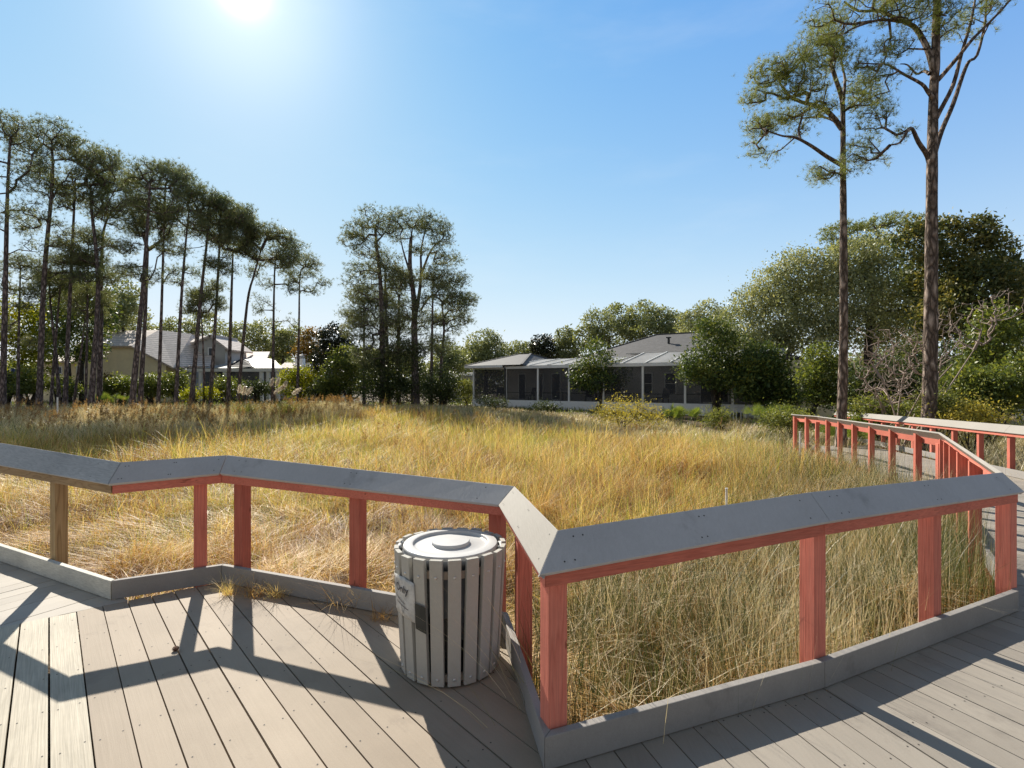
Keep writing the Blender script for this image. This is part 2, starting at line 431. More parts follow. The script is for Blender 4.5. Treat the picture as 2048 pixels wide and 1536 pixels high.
M['plume_white'] = mat_leaf("plume_white", [(0.0,(0.62,0.54,0.44)), (1.0,(0.86,0.80,0.70))], 0.5, 0.7, 0.5, 0.2, (1.0,0.97,0.9))
M['white'] = mat_plain("white_paint", (0.82,0.82,0.80), 0.5, 0.06)
M['stucco_tan'] = mat_plain("stucco_tan", (0.90,0.78,0.53), 0.9, 0.10, 1.2, bmp=0.3)
M['stucco_grey'] = mat_plain("stucco_grey", (0.52,0.51,0.49), 0.9, 0.1, 1.0)
M['dark'] = mat_plain("dark_gap", (0.012,0.012,0.014), 0.8)
M['glass'] = mat_plain("window_glass", (0.03,0.035,0.04), 0.08, 0.1)
M['iron'] = mat_plain("iron", (0.03,0.03,0.032), 0.5)

def ground_mat():
    m, n, l, p, o = newmat("marsh_soil")
    v = coords(n, l)
    a = noise(n, l, 0.35, 6, 0.6, v); b = noise(n, l, 9, 6, 0.7, v)
    r1 = ramp(n, [(0.3, (0.055,0.038,0.020)), (0.5, (0.11,0.075,0.036)), (0.7, (0.085,0.072,0.026))]); l.new(a.outputs[0], r1.inputs[0])
    r2 = ramp(n, [(0.3, (0.45,0.42,0.4)), (0.7, (1.35,1.3,1.2))]); l.new(b.outputs[0], r2.inputs[0])
    l.new(mixc(n, l, r1.outputs[0], r2.outputs[0], 1.0, 'MULTIPLY'), p.inputs["Base Color"])
    p.inputs["Roughness"].default_value = 0.95; bump(n, l, b.outputs[0], 0.8, 0.05, p)
    return m
M['soil'] = ground_mat()

def screen_mat():
    m, n, l, p, o = newmat("insect_screen")
    p.inputs["Base Color"].default_value = (0.05,0.05,0.055,1); p.inputs["Roughness"].default_value = 0.8
    t = n.new("ShaderNodeBsdfTransparent"); x = n.new("ShaderNodeMixShader")
    x.inputs[0].default_value = 0.45
    l.new(t.outputs[0], x.inputs[1]); l.new(p.outputs[0], x.inputs[2]); l.new(x.outputs[0], o.inputs[0])
    return m
M['screen'] = screen_mat()

def tile_mat(name, a, b, rows, rot=0.0, seam=0.35):
    """roof courses along the slope; object x runs along the eave, rows repeat by height"""
    m, n, l, p, o = newmat(name)
    tc = n.new("ShaderNodeTexCoord"); sx = n.new("ShaderNodeSeparateXYZ"); l.new(tc.outputs["Object"], sx.inputs[0])
    mu = n.new("ShaderNodeMath"); mu.operation = 'MULTIPLY'; l.new(sx.outputs[2], mu.inputs[0]); mu.inputs[1].default_value = rows
    fr = n.new("ShaderNodeMath"); fr.operation = 'FRACT'; l.new(mu.outputs[0], fr.inputs[0])
    r = ramp(n, [(0.0, tuple(c*seam for c in a)), (0.12, tuple(c*seam for c in a)), (0.25, a), (1.0, b)]); l.new(fr.outputs[0], r.inputs[0])
    nn = noise(n, l, 3.5, 5, 0.65, coords(n, l)); r2 = ramp(n, [(0.3, (0.75,0.75,0.75)), (0.7, (1.2,1.2,1.2))]); l.new(nn.outputs[0], r2.inputs[0])
    l.new(mixc(n, l, r.outputs[0], r2.outputs[0], 1.0, 'MULTIPLY'), p.inputs["Base Color"])
    p.inputs["Roughness"].default_value = 0.75; bump(n, l, fr.outputs[0], 0.6, 0.03, p)
    return m
M['tile'] = tile_mat("roof_tile", (0.70,0.59,0.52), (0.82,0.71,0.64), 5.0)
M['shingle'] = tile_mat("roof_shingle", (0.115,0.11,0.108), (0.165,0.16,0.158), 9.0, seam=0.7)
def panel_mat():
    m, n, l, p, o = newmat("lanai_panel")
    t = noise(n, l, 0.8, 4, 0.6, coords(n, l)); r = ramp(n, [(0.3,(0.34,0.34,0.33)),(0.7,(0.48,0.48,0.47))]); l.new(t.outputs[0], r.inputs[0]); l.new(r.outputs[0], p.inputs["Base Color"])
    p.inputs["Roughness"].default_value = 0.6
    tr = n.new("ShaderNodeBsdfTransparent"); x = n.new("ShaderNodeMixShader"); x.inputs[0].default_value = 0.6
    l.new(tr.outputs[0], x.inputs[1]); l.new(p.outputs[0], x.inputs[2]); l.new(x.outputs[0], o.inputs[0])
    return m
M['panel'] = panel_mat()

# ------------------------------------------------------------------ plan of the boardwalk (from the measured picture)
A1 = WG(222, 1201.5); A2 = WG(443, 1166.5); A3 = WG(1005, 1274); A4 = Vector((0.135, 2.125, 0)); A5 = WG(1650, 1378); A6 = WG(2038, 1223)
A0 = WG(-170, 1064)
C5 = Vector((6.49, 7.60, 0)); C6 = Vector((8.65, 14.3, 0)); C7 = Vector((8.80, 15.9, 0))
D0 = Vector((9.05, 8.05, 0)); D1 = Vector((9.62, 9.94, 0)); D2 = Vector((12.7, 20.1, 0))
def dz(y):
    return -0.026 * max(0.0, y - 3.6)

def inpoly(X, Y, poly):
    ins = np.zeros(len(X), bool); n = len(poly)
    for i in range(n):
        x1, y1 = poly[i][0], poly[i][1]; x2, y2 = poly[(i+1) % n][0], poly[(i+1) % n][1]
        if y1 == y2: continue
        c = ((Y >= min(y1, y2)) & (Y < max(y1, y2))) & (X < (x2-x1)*(Y-y1)/(y2-y1) + x1)
        ins ^= c
    return ins
A0e = A1 + (A0 - A1).normalized() * 9
DECKPOLY = [A0e, A1, WG(303, 1190), A2, A3, A4, A5, A6, C5, C6, C7, Vector((11.2,16.2,0)), D1, D0, Vector((9.0,1.2,0)), Vector((6,-4,0)), Vector((-14,-4,0)), Vector((-16,6,0))]

# ------------------------------------------------------------------ ground
def gz(x, y):
    x = np.asarray(x, float); y = np.asarray(y, float)
    s = lambda t: np.clip(t, 0, 1)**2 * (3 - 2*np.clip(t, 0, 1))
    z = -0.52 + 0*x
    z = z + 0.42 * s((y - 22) / 12.0) + 0.25 * s((y-38)/20.0)
    z = z + 0.12 * s((x - 9) / 6.0) * (1 - s((y - 22) / 10.0))
    z = z + 0.05*np.sin(x*0.9+1.3)*np.cos(y*0.7) + 0.03*np.sin(x*2.3)*np.sin(y*1.9+0.5)
    k = (1 - s((y - 12)/8.0)) * (1 - s((x - 7.5)/2))
    z = z + k*(0.075*np.sin(x*3.1+1.0+0.8*np.sin(y*1.3))*np.sin(y*2.7+0.4) + 0.05*np.sin(x*5.3+y*4.1) + 0.04*np.sin(y*6.3-x*3.7))
    near = np.exp(-((y - 4.5)/3.0)**2) * 0.12
    return z + near
gx = np.concatenate([np.linspace(-900, -60, 12)[:-1], np.linspace(-60, -12, 49)[:-1], np.linspace(-12, 12, 121)[:-1], np.linspace(12, 60, 49), np.linspace(60, 900, 12)[1:]])
gy = np.concatenate([np.linspace(-60, -6, 6)[:-1], np.linspace(-6, 18, 121)[:-1], np.linspace(18, 66, 61), np.linspace(66, 1500, 16)[1:]])
GX, GY = np.meshgrid(gx, gy)
gv = np.stack([GX.ravel(), GY.ravel(), gz(GX.ravel(), GY.ravel())], 1)
nx_, ny_ = len(gx), len(gy)
ii = (np.arange(ny_-1)[:, None]*nx_ + np.arange(nx_-1)[None, :]).ravel()
tag(np_mesh("ground", gv, np.stack([ii, ii+1, ii+1+nx_, ii+nx_], 1), M['soil'], smooth=True), kind='structure')

# ------------------------------------------------------------------ decks
def clip_half(poly, p, nrm):
    out = []
    for i in range(len(poly)):
        a, b = poly[i], poly[(i+1) % len(poly)]
        da, db = (a - p).dot(nrm), (b - p).dot(nrm)
        if da >= 0: out.append(a)
        if (da >= 0) != (db >= 0):
            out.append(a + (b - a) * (da/(da - db)))
    return out

def deck(name, poly, direction, mats, pitch=0.1435, gap=0.006, origin=None, zf=None, pick=None, screws=True, joists=0.41):
    poly = [Vector((p[0], p[1])) for p in poly]
    d = Vector((direction[0], direction[1])).normalized(); nrm = Vector((-d.y, d.x))
    o = Vector((origin[0], origin[1])) if origin is not None else poly[0]
    ks = [(p - o).dot(nrm)/pitch for p in poly]
    mb = MB()
    zf = zf or (lambda y: 0.0)
    rnd = random.Random(hash(name) % 1000 if False else len(name))
    for k in range(math.floor(min(ks)), math.ceil(max(ks))+1):
        g = gap * (0.6 + 0.8*rnd.random())
        a = o + nrm*(k*pitch + g/2); b = o + nrm*((k+1)*pitch - g/2)
        q = clip_half(clip_half(poly, a, nrm), b, -nrm)
        qq = []
        for p_ in q:
            if not qq or (p_ - qq[-1]).length > 1e-4: qq.append(p_)
        if len(qq) > 2 and (qq[0]-qq[-1]).length < 1e-4: qq.pop()
        if len(qq) < 3: continue
        mi = pick(k) if pick else 0
        jz = (rnd.random()-0.5)*0.003
        bevel = 0.003
        cen = sum(qq, Vector((0,0)))/len(qq)
        top = [Vector((p_.x, p_.y, zf(p_.y) + jz)) for p_ in qq]
        bot = [t - Vector((0,0,0.028)) for t in top]
        n_ = len(qq)
        area = sum(qq[i].x*qq[(i+1)%n_].y - qq[(i+1)%n_].x*qq[i].y for i in range(n_))
        if area < 0: top.reverse(); bot.reverse()
        mb.add(top + bot, [tuple(range(n_)), tuple(range(2*n_-1, n_-1, -1))] + [(i, n_+i, n_+(i+1)%n_, (i+1)%n_) for i in range(n_)], mi)
        if screws:
            ts = [(p_ - o).dot(d) for p_ in qq]
            for j in range(math.ceil(min(ts)/joists), math.floor(max(ts)/joists)+1):
                for off in (0.028, pitch-0.03):
                    if rnd.random() < 0.12: continue
                    c = o + d*(j*joists + rnd.uniform(-.02,.02)) + nrm*(k*pitch + off + rnd.uniform(-.006,.006))
                    if not all((c - qq[i]).dot(Vector((-(qq[(i+1)%n_]-qq[i]).y, (qq[(i+1)%n_]-qq[i]).x))) * (1 if area > 0 else -1) > 0.004 for i in range(n_)): continue
                    if c.length > 7.5: continue
                    r_ = 0.0042; z_ = zf(c.y) + jz + 0.0012
                    mb.add([(c.x + r_*math.cos(t*math.pi/3), c.y + r_*math.sin(t*math.pi/3), z_) for t in range(6)], [tuple(range(6))], len(mats)-1)
    ob = mb.build(name, mats)
    tag(ob, kind='structure')
    return ob
bl0 = Vector((-2.87, 3.81)); bdir = Vector((-0.505, -0.396)).normalized()
blF = bl0 + bdir*6.6
PDIR = (-0.908, 1.0)
po = WG(98.4, 1296)   # a measured gap between boards: the joint between the second and third cream board
def pickp(k): return 0
pn = Vector((-1.0, -0.908)).normalized()
_pm = [A1, A2, A3, A4, A5, A6]
_ns = []
for _i in range(5):
    _t = (_pm[_i+1]-_pm[_i]).normalized(); _ns.append(Vector((-_t.y, _t.x, 0)))
def outw(i, k=0.045):
    a, b = _ns[max(0, i-1)], _ns[min(4, i)]
    return _pm[i] + (a+b)/(1+a.dot(b))*k
E3, E4, E5, E6 = outw(2), outw(3), outw(4), outw(5)
platform = [bl0, WG(303, 1192), outw(1, .03), E3, E4, Vector((0.28,0.3,0)), Vector((0.9,-3,0)), Vector((-8,-3,0)), blF]
_d = Vector(PDIR).normalized(); _n = Vector((-_d.y, _d.x))
deck("platform_deck", platform, PDIR, [M['deck_grey'], M['deck_cream'], M['screw']], pitch=0.1445, gap=0.0075, origin=po,
     pick=lambda k: 1 if k >= -1 else 0)
deck("left_walkway_deck", [bl0, A1 + Vector((0.06,0.05,0)), A0e, Vector((-16,6,0)), blF], (0.584, 1.0), [M['deck_left'], M['screw']], gap=0.004, screws=False)
b2 = A5 + Vector((0.455,-1,0))*4.2
deck("right_walkway_deck", [E4, E5, b2, Vector((1.2,-3,0)), Vector((0.9,-3,0)), Vector((0.28,0.3,0))], (-0.318,1.0), [M['deck_right'], M['screw']], gap=0.0055)
deck("corner_walkway_deck", [E5, E6, Vector((9.0,1.2,0)), Vector((6,-4,0)), b2], (-0.455,1.0), [M['deck_right'], M['screw']], gap=0.0055)
u3 = (C5 - A6).normalized()
deck("turning_walkway_deck", [A6, C5, D1, D0, Vector((9.0,1.2,0))], (u3.y, -u3.x), [M['deck_right'], M['screw']], gap=0.005, zf=dz, screws=False)
deck("far_walkway_deck", [C5, C6, C7, Vector((11.25,16.2,0)), D1], (0.952,-0.305), [M['deck_right'], M['screw']], gap=0.005, zf=dz, screws=False)
# framing under the deck edge (rim joists seen below the boards)
mb = MB()
def rim(a, b, off=0.05, top=-0.03):
    a, b = Vector(a), Vector(b); t = (b-a).normalized(); nn = Vector((-t.y, t.x, 0))
    a = a - nn*off; b = b - nn*off
    mb.bar((a.x, a.y, dz(a.y)+top-0.09), (b.x, b.y, dz(b.y)+top-0.09), 0.04, 0.18)
for a, b in ((A0e, A1), (A2, A3), (A3, A4), (A4, A5), (A5, A6), (A6, C5), (C5, C6), (C6, C7)):
    rim(a, b)
tag(mb.build("deck_frame", M['red_beam']), kind='structure')

# ------------------------------------------------------------------ railings
def seg_normals(pts, side):
    ns = []
    for i in range(len(pts)-1):
        t = (pts[i+1] - pts[i]).normalized(); ns.append(Vector((-t.y, t.x, 0))*side)
    return ns

def miter(ns, i):
    if i == 0: return ns[0].copy()
    if i == len(ns): return ns[-1].copy()
    a, b = ns[i-1], ns[i]
    return (a + b) / (1 + a.dot(b))

def board_between(mb, p0, p1, q0, q1, th, mi=0):
    """slab whose visible face is p0-p1 (lower edge) to q0-q1 (upper edge); thickness goes below/outward"""
    nrm = (p1 - p0).cross(q0 - p0).normalized()
    if nrm.z < 0: nrm = -nrm
    e = -nrm*th
    n = 10 if (p1-p0).length > 0.8 else 4
    vs = []
    for i in range(n+1):
        a, b = p0.lerp(p1, i/n), q0.lerp(q1, i/n)
        vs += [a, b, b+e, a+e]
    fs = [(3,2,1,0), (4*n, 4*n+1, 4*n+2, 4*n+3)]
    for i in range(n):
        for j in range(4):
            j2 = (j+1) % 4
            fs.append((4*i+j, 4*i+j2, 4*i+4+j2, 4*i+4+j))
    mb.add(vs, fs, mi)

def railing(name, label, pts, side, zl, zu, zb, deckz, posts, mats, toe=True, group=None, win=0.03, wout=0.085, toe_h=0.14, before=None, after=None):
    """pts: plan polyline along the deck-side face; side=+1: marsh to the left of the direction of travel"""
    c = sum(pts, Vector((0,0,0)))/len(pts)
    root = empty(name, (pts[0].x, pts[0].y, deckz[0]), label, "railing", group)
    inv = Matrix.Translation(-root.location)
    ns = seg_normals(pts, side)
    nb_ = seg_normals([before, pts[0]], side)[0] if before is not None else None
    na_ = seg_normals([pts[-1], after], side)[0] if after is not None else None
    def miter(ns, i):
        a = ns[i-1] if i > 0 else (nb_ if nb_ is not None else ns[0])
        b = ns[i] if i < len(ns) else (na_ if na_ is not None else ns[-1])
        return (a + b) / (1 + a.dot(b))
    mats = dict(mats)
    def part(mb, nm, mat, bevel=0.0025):
        for i in range(len(mb.v)): mb.v[i] = tuple(inv @ Vector(mb.v[i]))
        return mb.build(nm, mat, root, bevel=bevel)
    for i in range(len(pts)-1):
        m0, m1 = miter(ns, i), miter(ns, i+1)
        a, b = pts[i], pts[i+1]
        lo0 = a - m0*win + Vector((0,0,zl[i])); lo1 = b - m1*win + Vector((0,0,zl[i+1]))
        up0 = a + m0*wout + Vector((0,0,zu[i])); up1 = b + m1*wout + Vector((0,0,zu[i+1]))
        e = (b-a).normalized()*0.0012
        mb = MB(); board_between(mb, lo0+e, lo1-e, up0+e, up1-e, 0.03)
        # counter-sunk screw heads
        L = (b-a).length; nrm = (lo1-lo0).cross(up0-lo0).normalized()
        if nrm.z < 0: nrm = -nrm
        if L > 0.3 and max(a.y, b.y) < 7:
            sm = mb
            for t in (0.06, 0.09, 0.5, 0.52, 0.93):
                for q in (0.2, 0.78):
                    pc = lo0.lerp(lo1, t).lerp(up0.lerp(up1, t), q) + nrm*0.0012
                    t1 = (lo1-lo0).normalized()*0.0042; t2 = nrm.cross(t1)
                    sm.add([pc + t1*math.cos(k*math.pi/3) + t2*math.sin(k*math.pi/3) for k in range(6)], [tuple(range(6))], 1)
        part(mb, "top_cap", [mats['cap'][i % len(mats['cap'])], M['screw']], 0.004)
        t_ = (b-a).normalized()
        b0, b1 = a + m0*0.004, b + m1*0.004
        th = 0.038
        f0, f1 = a + m0*(0.004+th), b + m1*(0.004+th)
        mb = MB()
        h0, h1 = zb[i], zb[i+1]; bh = 0.092
        up = Vector((0,0,1))
        mb.hexa([b0+up*h0+e, b1+up*h1-e, f1+up*h1-e, f0+up*h0+e, b0+up*(h0+bh)+e, b1+up*(h1+bh)-e, f1+up*(h1+bh)-e, f0+up*(h0+bh)+e])
        part(mb, "rail_beam", mats['beam'])
        if toe:
            mb = MB()
            z0, z1 = deckz[i]+0.006, deckz[i+1]+0.006
            if mats.get('toe_lift'): z0 += 0.012; z1 += 0.012
            b0, b1 = a.copy(), b.copy(); f0, f1 = a + m0*th, b + m1*th
            mb.hexa([b0+up*z0+e, b1+up*z1-e, f1+up*z1-e, f0+up*z0+e, b0+up*(z0+toe_h)+e, b1+up*(z1+toe_h)-e, f1+up*(z1+toe_h)-e, f0+up*(z0+toe_h)+e])
            part(mb, "toe_board", mats['toe'], 0.004)
    for (si, x, along) in posts:
        a, b = pts[si], pts[si+1]; t_ = (b-a).normalized(); nn = ns[si]
        if along: p = a + t_*x
        else:                         # x is a picture column: where the ray meets the line of posts
            r_ = (x-1024)/F; o_ = a + nn*0.088
            # (o + t s).x = r (o + t s).y
            s_ = (r_*o_.y - o_.x)/(t_.x - r_*t_.y); p = a + t_*s_
        fr = max(0.0, min(1.0, (p-a).length/(b-a).length))
        zt = zb[si]*(1-fr) + zb[si+1]*fr
        dk = deckz[si]*(1-fr) + deckz[si+1]*fr
        zcap = zu[si]*(1-fr) + zu[si+1]*fr
        mb = MB()
        hw = 0.0445
        c0 = p + nn*(0.0435 + hw)
        corners = [c0 - t_*hw - nn*hw, c0 + t_*hw - nn*hw, c0 + t_*hw + nn*hw, c0 - t_*hw + nn*hw]
        slope = [zt+0.085, zt+0.085, min(zcap-0.045, zt+0.15), min(zcap-0.045, zt+0.15)]
        if (p - a).length < 0.12 or (b - p).length < 0.12: slope = [zt + 0.05]*4
        zb0 = -0.62 + dk
        mb.hexa([Vector((q.x, q.y, zb0)) for q in corners] + [Vector((q.x, q.y, z)) for q, z in zip(corners, slope)])
        # make the order consistent (deck-side edge lower): corners 0,1 are deck side
        part(mb, "post", mats['post'])
    return root

def zray(py, d): return HC - (py - YH)/F*d
def caps(pts, side, yl, yu, win=0.03, wout=0.085):
    ns = seg_normals(pts, side); zl, zu = [], []
    for i, p in enumerate(pts):
        m_ = miter(ns, i); a = p - m_*win; b = p + m_*wout
        zl.append(zray(yl[i], a.y)); zu.append(zray(yu[i], b.y))
    return zl, zu
red = {'cap': [M['cap_grey']], 'beam': M['red_beam'], 'post': M['red_wood'], 'toe': M['toe_grey']}
# new timber section at the left
zl, zu = caps([A1, A2, A3, A4, A5, A6], 1, [968, 947, 1010, 1150, 1043, 984], [925, 910, 972, 1060, 984, 944])
railing("railing", "new railing section with bare yellow timber post and smooth pale grey cap",
        [A0, A1 - (A2-A1).normalized()*0.002], 1, [0.905, zl[0]], [1.10, zu[0]], [0.815, 0.80], [0,0], [(0, 118, False), (0, 0.25, True)],
        {'cap': [M['cap_new']], 'beam': M['new_beam'], 'post': M['new_wood'], 'toe': M['toe_new']}, after=A2)
ptsM = [A1 + (A2-A1).normalized()*0.004, A2, A3, A4, A5, A6]
red_mid = dict(red); red_mid['cap'] = [M['cap_grey'], M['cap_grey'], M['cap_pale'], M['cap_grey'], M['cap_grey']]
railing("railing", "zigzag red railing with sloped grey caps wrapping round the trash receptacle",
        ptsM, 1, zl, zu, [0.796, 0.815, 0.775, 0.768, 0.815, 0.776], [0]*6,
        [(0, 401, False), (1, 485, False), (1, 716, False), (1, 995, False), (2, 1047, False), (3, 1107, False), (3, 1625, False), (4, 1859, False), (4, 2012, False)], red_mid, before=A0, after=C5)
# receding railing to the far walkway
ptsF = [A6 + Vector((0.01,0.012,0)), C5, C6, C7]
dzs = [dz(p.y) for p in ptsF]
ps = [(0, (C5-A6).length*s, True) for s in (0.27, 0.46, 0.62, 0.76, 0.88)] + [(1, 0.0, True)] + [(1, 0.72*1.05 + k*1.02*1.02, True) for k in range(7)] + [(2, 0.6, True), (2, 1.35, True)]
red_far = dict(red); red_far['cap'] = [M['cap_pale']]
railing("railing", "red railing on marsh side of the far walkway, back of its posts in view",
        ptsF, 1, [0.85]+[0.86+z for z in dzs[1:]], [zu[-1]]+[1.0+z for z in dzs[1:]], [0.776]+[0.785+z for z in dzs[1:]], dzs, ps, red_far)
ptsR = [D2, D1, D0]
dzr = [dz(p.y) for p in ptsR]
LR = (D1-D2).length
ps = [(0, LR - 1.02*k, True) for k in range(0, 10)] + [(1, 1.0, True)]
railing("railing", "red railing along bushes with broad sunlit pale cap, far side of the walkway",
        ptsR, 1, [0.84+z for z in dzr], [0.99+z for z in dzr], [0.77+z for z in dzr], dzr, ps, red_far)

# ------------------------------------------------------------------ trash receptacle
def trash_can():
    cx, cy = -0.359, 2.985
    root = empty("trash_receptacle", (cx, cy, 0), "round grey slatted trash receptacle with pale lid and taped paper notice, inside the rail corner", "trash can")
    slat_m = mat_board("slat_board", (0.34,0.325,0.285), (0.56,0.54,0.485), grain=0.3, island=0.15, speck=0.2)
    bin_m = mat_plain("bin_plastic", (0.16,0.165,0.175), 0.5, 0.1)
    lid_m = mat_plain("lid_plastic", (0.50,0.495,0.485), 0.45, 0.07, 5, bmp=0.1, bscale=120)
    hoop_m = mat_plain("hoop_board", (0.36,0.28,0.215), 0.7, 0.1)
    bag_m = mat_plain("bin_bag", (0.015,0.015,0.018), 0.3, 0.2)
    bolt_m = mat_plain("bolt", (0.62,0.60,0.56), 0.35, 0.1, metal=0.6)
    N = 20; RT, RB, H = 0.322, 0.283, 0.692
    rnd = random.Random(3)
    for k in range(N):
        a = 2*math.pi*(k+0.5)/N + 0.03
        ca, sa = math.cos(a), math.sin(a)
        t = Vector((-sa, ca, 0)); r_ = Vector((ca, sa, 0))
        hw, th = 0.0345, 0.026
        z0 = 0.012 + rnd.uniform(-.002,.002); z1 = H + rnd.uniform(-.004,.004)
        b = r_*RB; u = r_*RT
        mb = MB()
        mb.hexa([b - t*hw + Vector((0,0,z0)), b + t*hw + Vector((0,0,z0)), b + t*hw - r_*th + Vector((0,0,z0)), b - t*hw - r_*th + Vector((0,0,z0)),
                 u - t*hw + Vector((0,0,z1)), u + t*hw + Vector((0,0,z1)), u + t*hw - r_*th + Vector((0,0,z1)), u - t*hw - r_*th + Vector((0,0,z1))])
        sl = mb.build("slat", slat_m, root, bevel=0.0025)
        for f in (0.055, 0.865):
            c = b.lerp(u, f) + Vector((0,0, z0 + (z1-z0)*f)) + r_*0.0005
            bm_ = MB()
            prof = [(0.0, 0.0062), (0.004, 0.0058), (0.0075, 0.0035), (0.0085, 0.0)]
            vs, fs, n = [], [], 12
            for (rr, hh) in prof:
                for q in range(n):
                    tt = 2*math.pi*q/n
                    vs.append(c + t*(rr*math.cos(tt)) + Vector((0,0,1))*(rr*math.sin(tt)) + r_*hh)
            for i in range(3):
                for q in range(n):
                    fs.append((i*n+q, i*n+(q+1) % n, (i+1)*n+(q+1) % n, (i+1)*n+q))
            bm_.add(vs, fs); bm_.build("bolt", bolt_m, sl, smooth=True)
    for z in (0.045, 0.605):
        rr = RB + (RT-RB)*z/H - 0.0285
        mb = MB(); mb.lathe([(rr, z-0.02), (rr, z+0.02), (rr-0.012, z+0.02), (rr-0.012, z-0.02), (rr, z-0.02)], 64)
        mb.build("hoop", hoop_m, root, smooth=False)
    mb = MB(); mb.lathe([(0.0,0.02),(0.225,0.02),(0.255,0.42),(0.266,0.64),(0.277,0.645),(0.277,0.672),(0.268,0.675),(0.0,0.676)], 64)
    mb.build("inner_bin", bin_m, root, smooth=True)
    mb = MB(); pts = []
    n = 96
    vs, fs = [], []
    for j, z in enumerate(np.linspace(0.05, 0.60, 9)):
        for k in range(n):
            t = 2*math.pi*k/n
            rr = 0.234 + 0.024*z/0.6 + 0.006*math.sin(9*t + 3*z*7) * math.sin(z*19 + t*5)
            vs.append((rr*math.cos(t), rr*math.sin(t), z))
    for j in range(8):
        for k in range(n):
            fs.append((j*n+k, j*n+(k+1) % n, (j+1)*n+(k+1) % n, (j+1)*n+k))
    mb.add(vs, fs); mb.build("bag", bag_m, root, smooth=True)
    # two lugs of the bin and the dished lid
    lid = MB(); RL = 0.274
    lid.lathe([(RL-0.004,0.660),(RL,0.664),(RL,0.690),(RL-0.004,0.696),(RL-0.05,0.701),(RL-0.056,0.699),(RL-0.062,0.686),(RL-0.066,0.684),(0.20,0.683),(0.113,0.687),(0.111,0.688),(0.111,0.703),(0.108,0.706),(0.0,0.7075)], 96)
    lo = lid.build("lid", lid_m, root, smooth=True)
    lo.data.set_sharp_from_angle(angle=R(28))
    for sgn, aa in ((1, 0.10), (-1, 0.12)):
        mb = MB()
        c = Vector((sgn*0.281, 0.0, 0.68)); mb.tube([c + Vector((0,-0.045,-.003)), c + Vector((sgn*0.012,-0.035,0)), c + Vector((sgn*0.016,0,0.001)), c + Vector((sgn*0.012,0.035,0)), c + Vector((0,0.045,-.003))], 0.011, 8)
        mb.build("lid_lug", lid_m, lo, smooth=True)
    # paper notice wrapped round the slats, with black tape
    paper_m, n_, l_, p_, o_ = newmat("notice_paper")
    t1 = noise(n_, l_, 18, 6, 0.7, coords(n_, l_)); rp = ramp(n_, [(0.32,(0.36,0.36,0.345)),(0.55,(0.55,0.55,0.53)),(0.75,(0.64,0.64,0.63))]); l_.new(t1.outputs[0], rp.inputs[0])
    l_.new(rp.outputs[0], p_.inputs["Base Color"]); p_.inputs["Roughness"].default_value = 0.35
    bump(n_, l_, t1.outputs[0], 0.4, 0.01, p_)
    ink_m = mat_plain("ink", (0.035,0.035,0.045), 0.6); tape_m = mat_plain("black_tape", (0.03,0.033,0.03), 0.6, 0.3, 14)
    def onslat(a, z, off):
        # angle a measured from the camera side towards the left
        rr = RB + (RT-RB)*z/H + off
        ang = math.atan2(-cy, -cx) - a
        return Vector((rr*math.cos(ang), rr*math.sin(ang), z))
    def patch(mb, a0, a1, z0f, z1f, off, na=14, nz=8, wob=0.0):
        vs, fs = [], []
        for i in range(na+1):
            for j in range(nz+1):
                a = a0 + (a1-a0)*i/na; z = z0f(i/na) + (z1f(i/na)-z0f(i/na))*j/nz
                vs.append(onslat(a, z, off + wob*math.sin(i*1.7)*math.cos(j*1.1 + i*.3)))
        for i in range(na):
            for j in range(nz):
                q = i*(nz+1)+j; fs.append((q, q+nz+1, q+nz+2, q+1))
        mb.add(vs, fs)
    a0, a1 = 0.64, 1.45
    mb = MB(); patch(mb, a0, a1, lambda t: 0.345 + 0.012*math.sin(3*t), lambda t: 0.558 + 0.012*math.sin(5*t) + 0.015*t, 0.006, wob=0.0035)
    nob = mb.build("notice", paper_m, root, smooth=True)
    sol = nob.modifiers.new("thick", 'SOLIDIFY'); sol.thickness = 0.0008
    mb = MB(); patch(mb, 0.42, 0.635, lambda t: 0.30 + 0.02*t, lambda t: 0.445 + 0.012*t, 0.011, na=4, nz=4)
    mb.build("tape", tape_m, nob)
    cu = bpy.data.curves.new("notice_text", 'FONT'); cu.body = "Trash Only"; cu.size = 0.064; cu.offset = 0.0008; cu.space_character = 1.02
    to = bpy.data.objects.new("notice_text", cu); C.objects.link(to)
    bpy.context.view_layer.update()
    me = bpy.data.meshes.new_from_object(to.evaluated_get(bpy.context.evaluated_depsgraph_get()))
    bm = bmesh.new(); bm.from_mesh(me)
    xs = [v.co.x for v in bm.verts]; xm = max(xs)
    for v in bm.verts:
        x, y = v.co.x, v.co.y
        a = 0.78 + (xm - x)/0.315
        v.co = onslat(a, 0.488 + y*0.9, 0.0105)
    bm.to_mesh(me); bm.free(); me.materials.append(ink_m)
    bpy.data.objects.remove(to)
    link(bpy.data.objects.new("lettering", me), nob)
    mb = MB()
    def stroke(p, q, wd=0.0022):
        (a_, z_), (b_, y_) = p, q
        vs, fs = [], []
        for i in range(7):
            t = i/6; a = a_ + (b_-a_)*t; z = z_ + (y_-z_)*t
            vs += [onslat(a, z - wd, 0.0108), onslat(a, z + wd, 0.0108)]
        fs = [(2*i, 2*i+2, 2*i+3, 2*i+1) for i in range(6)]
        mb.add(vs, fs)
    stroke((1.25,0.455),(0.88,0.43)); stroke((1.18,0.425),(0.80,0.405)); stroke((1.02,0.413),(0.96,0.375),0.003); stroke((0.90,0.408),(0.95,0.375),0.003)
    mb.build("handwriting", ink_m, nob)
    root.rotation_euler = (0,0,0)
    return root
trash_can()

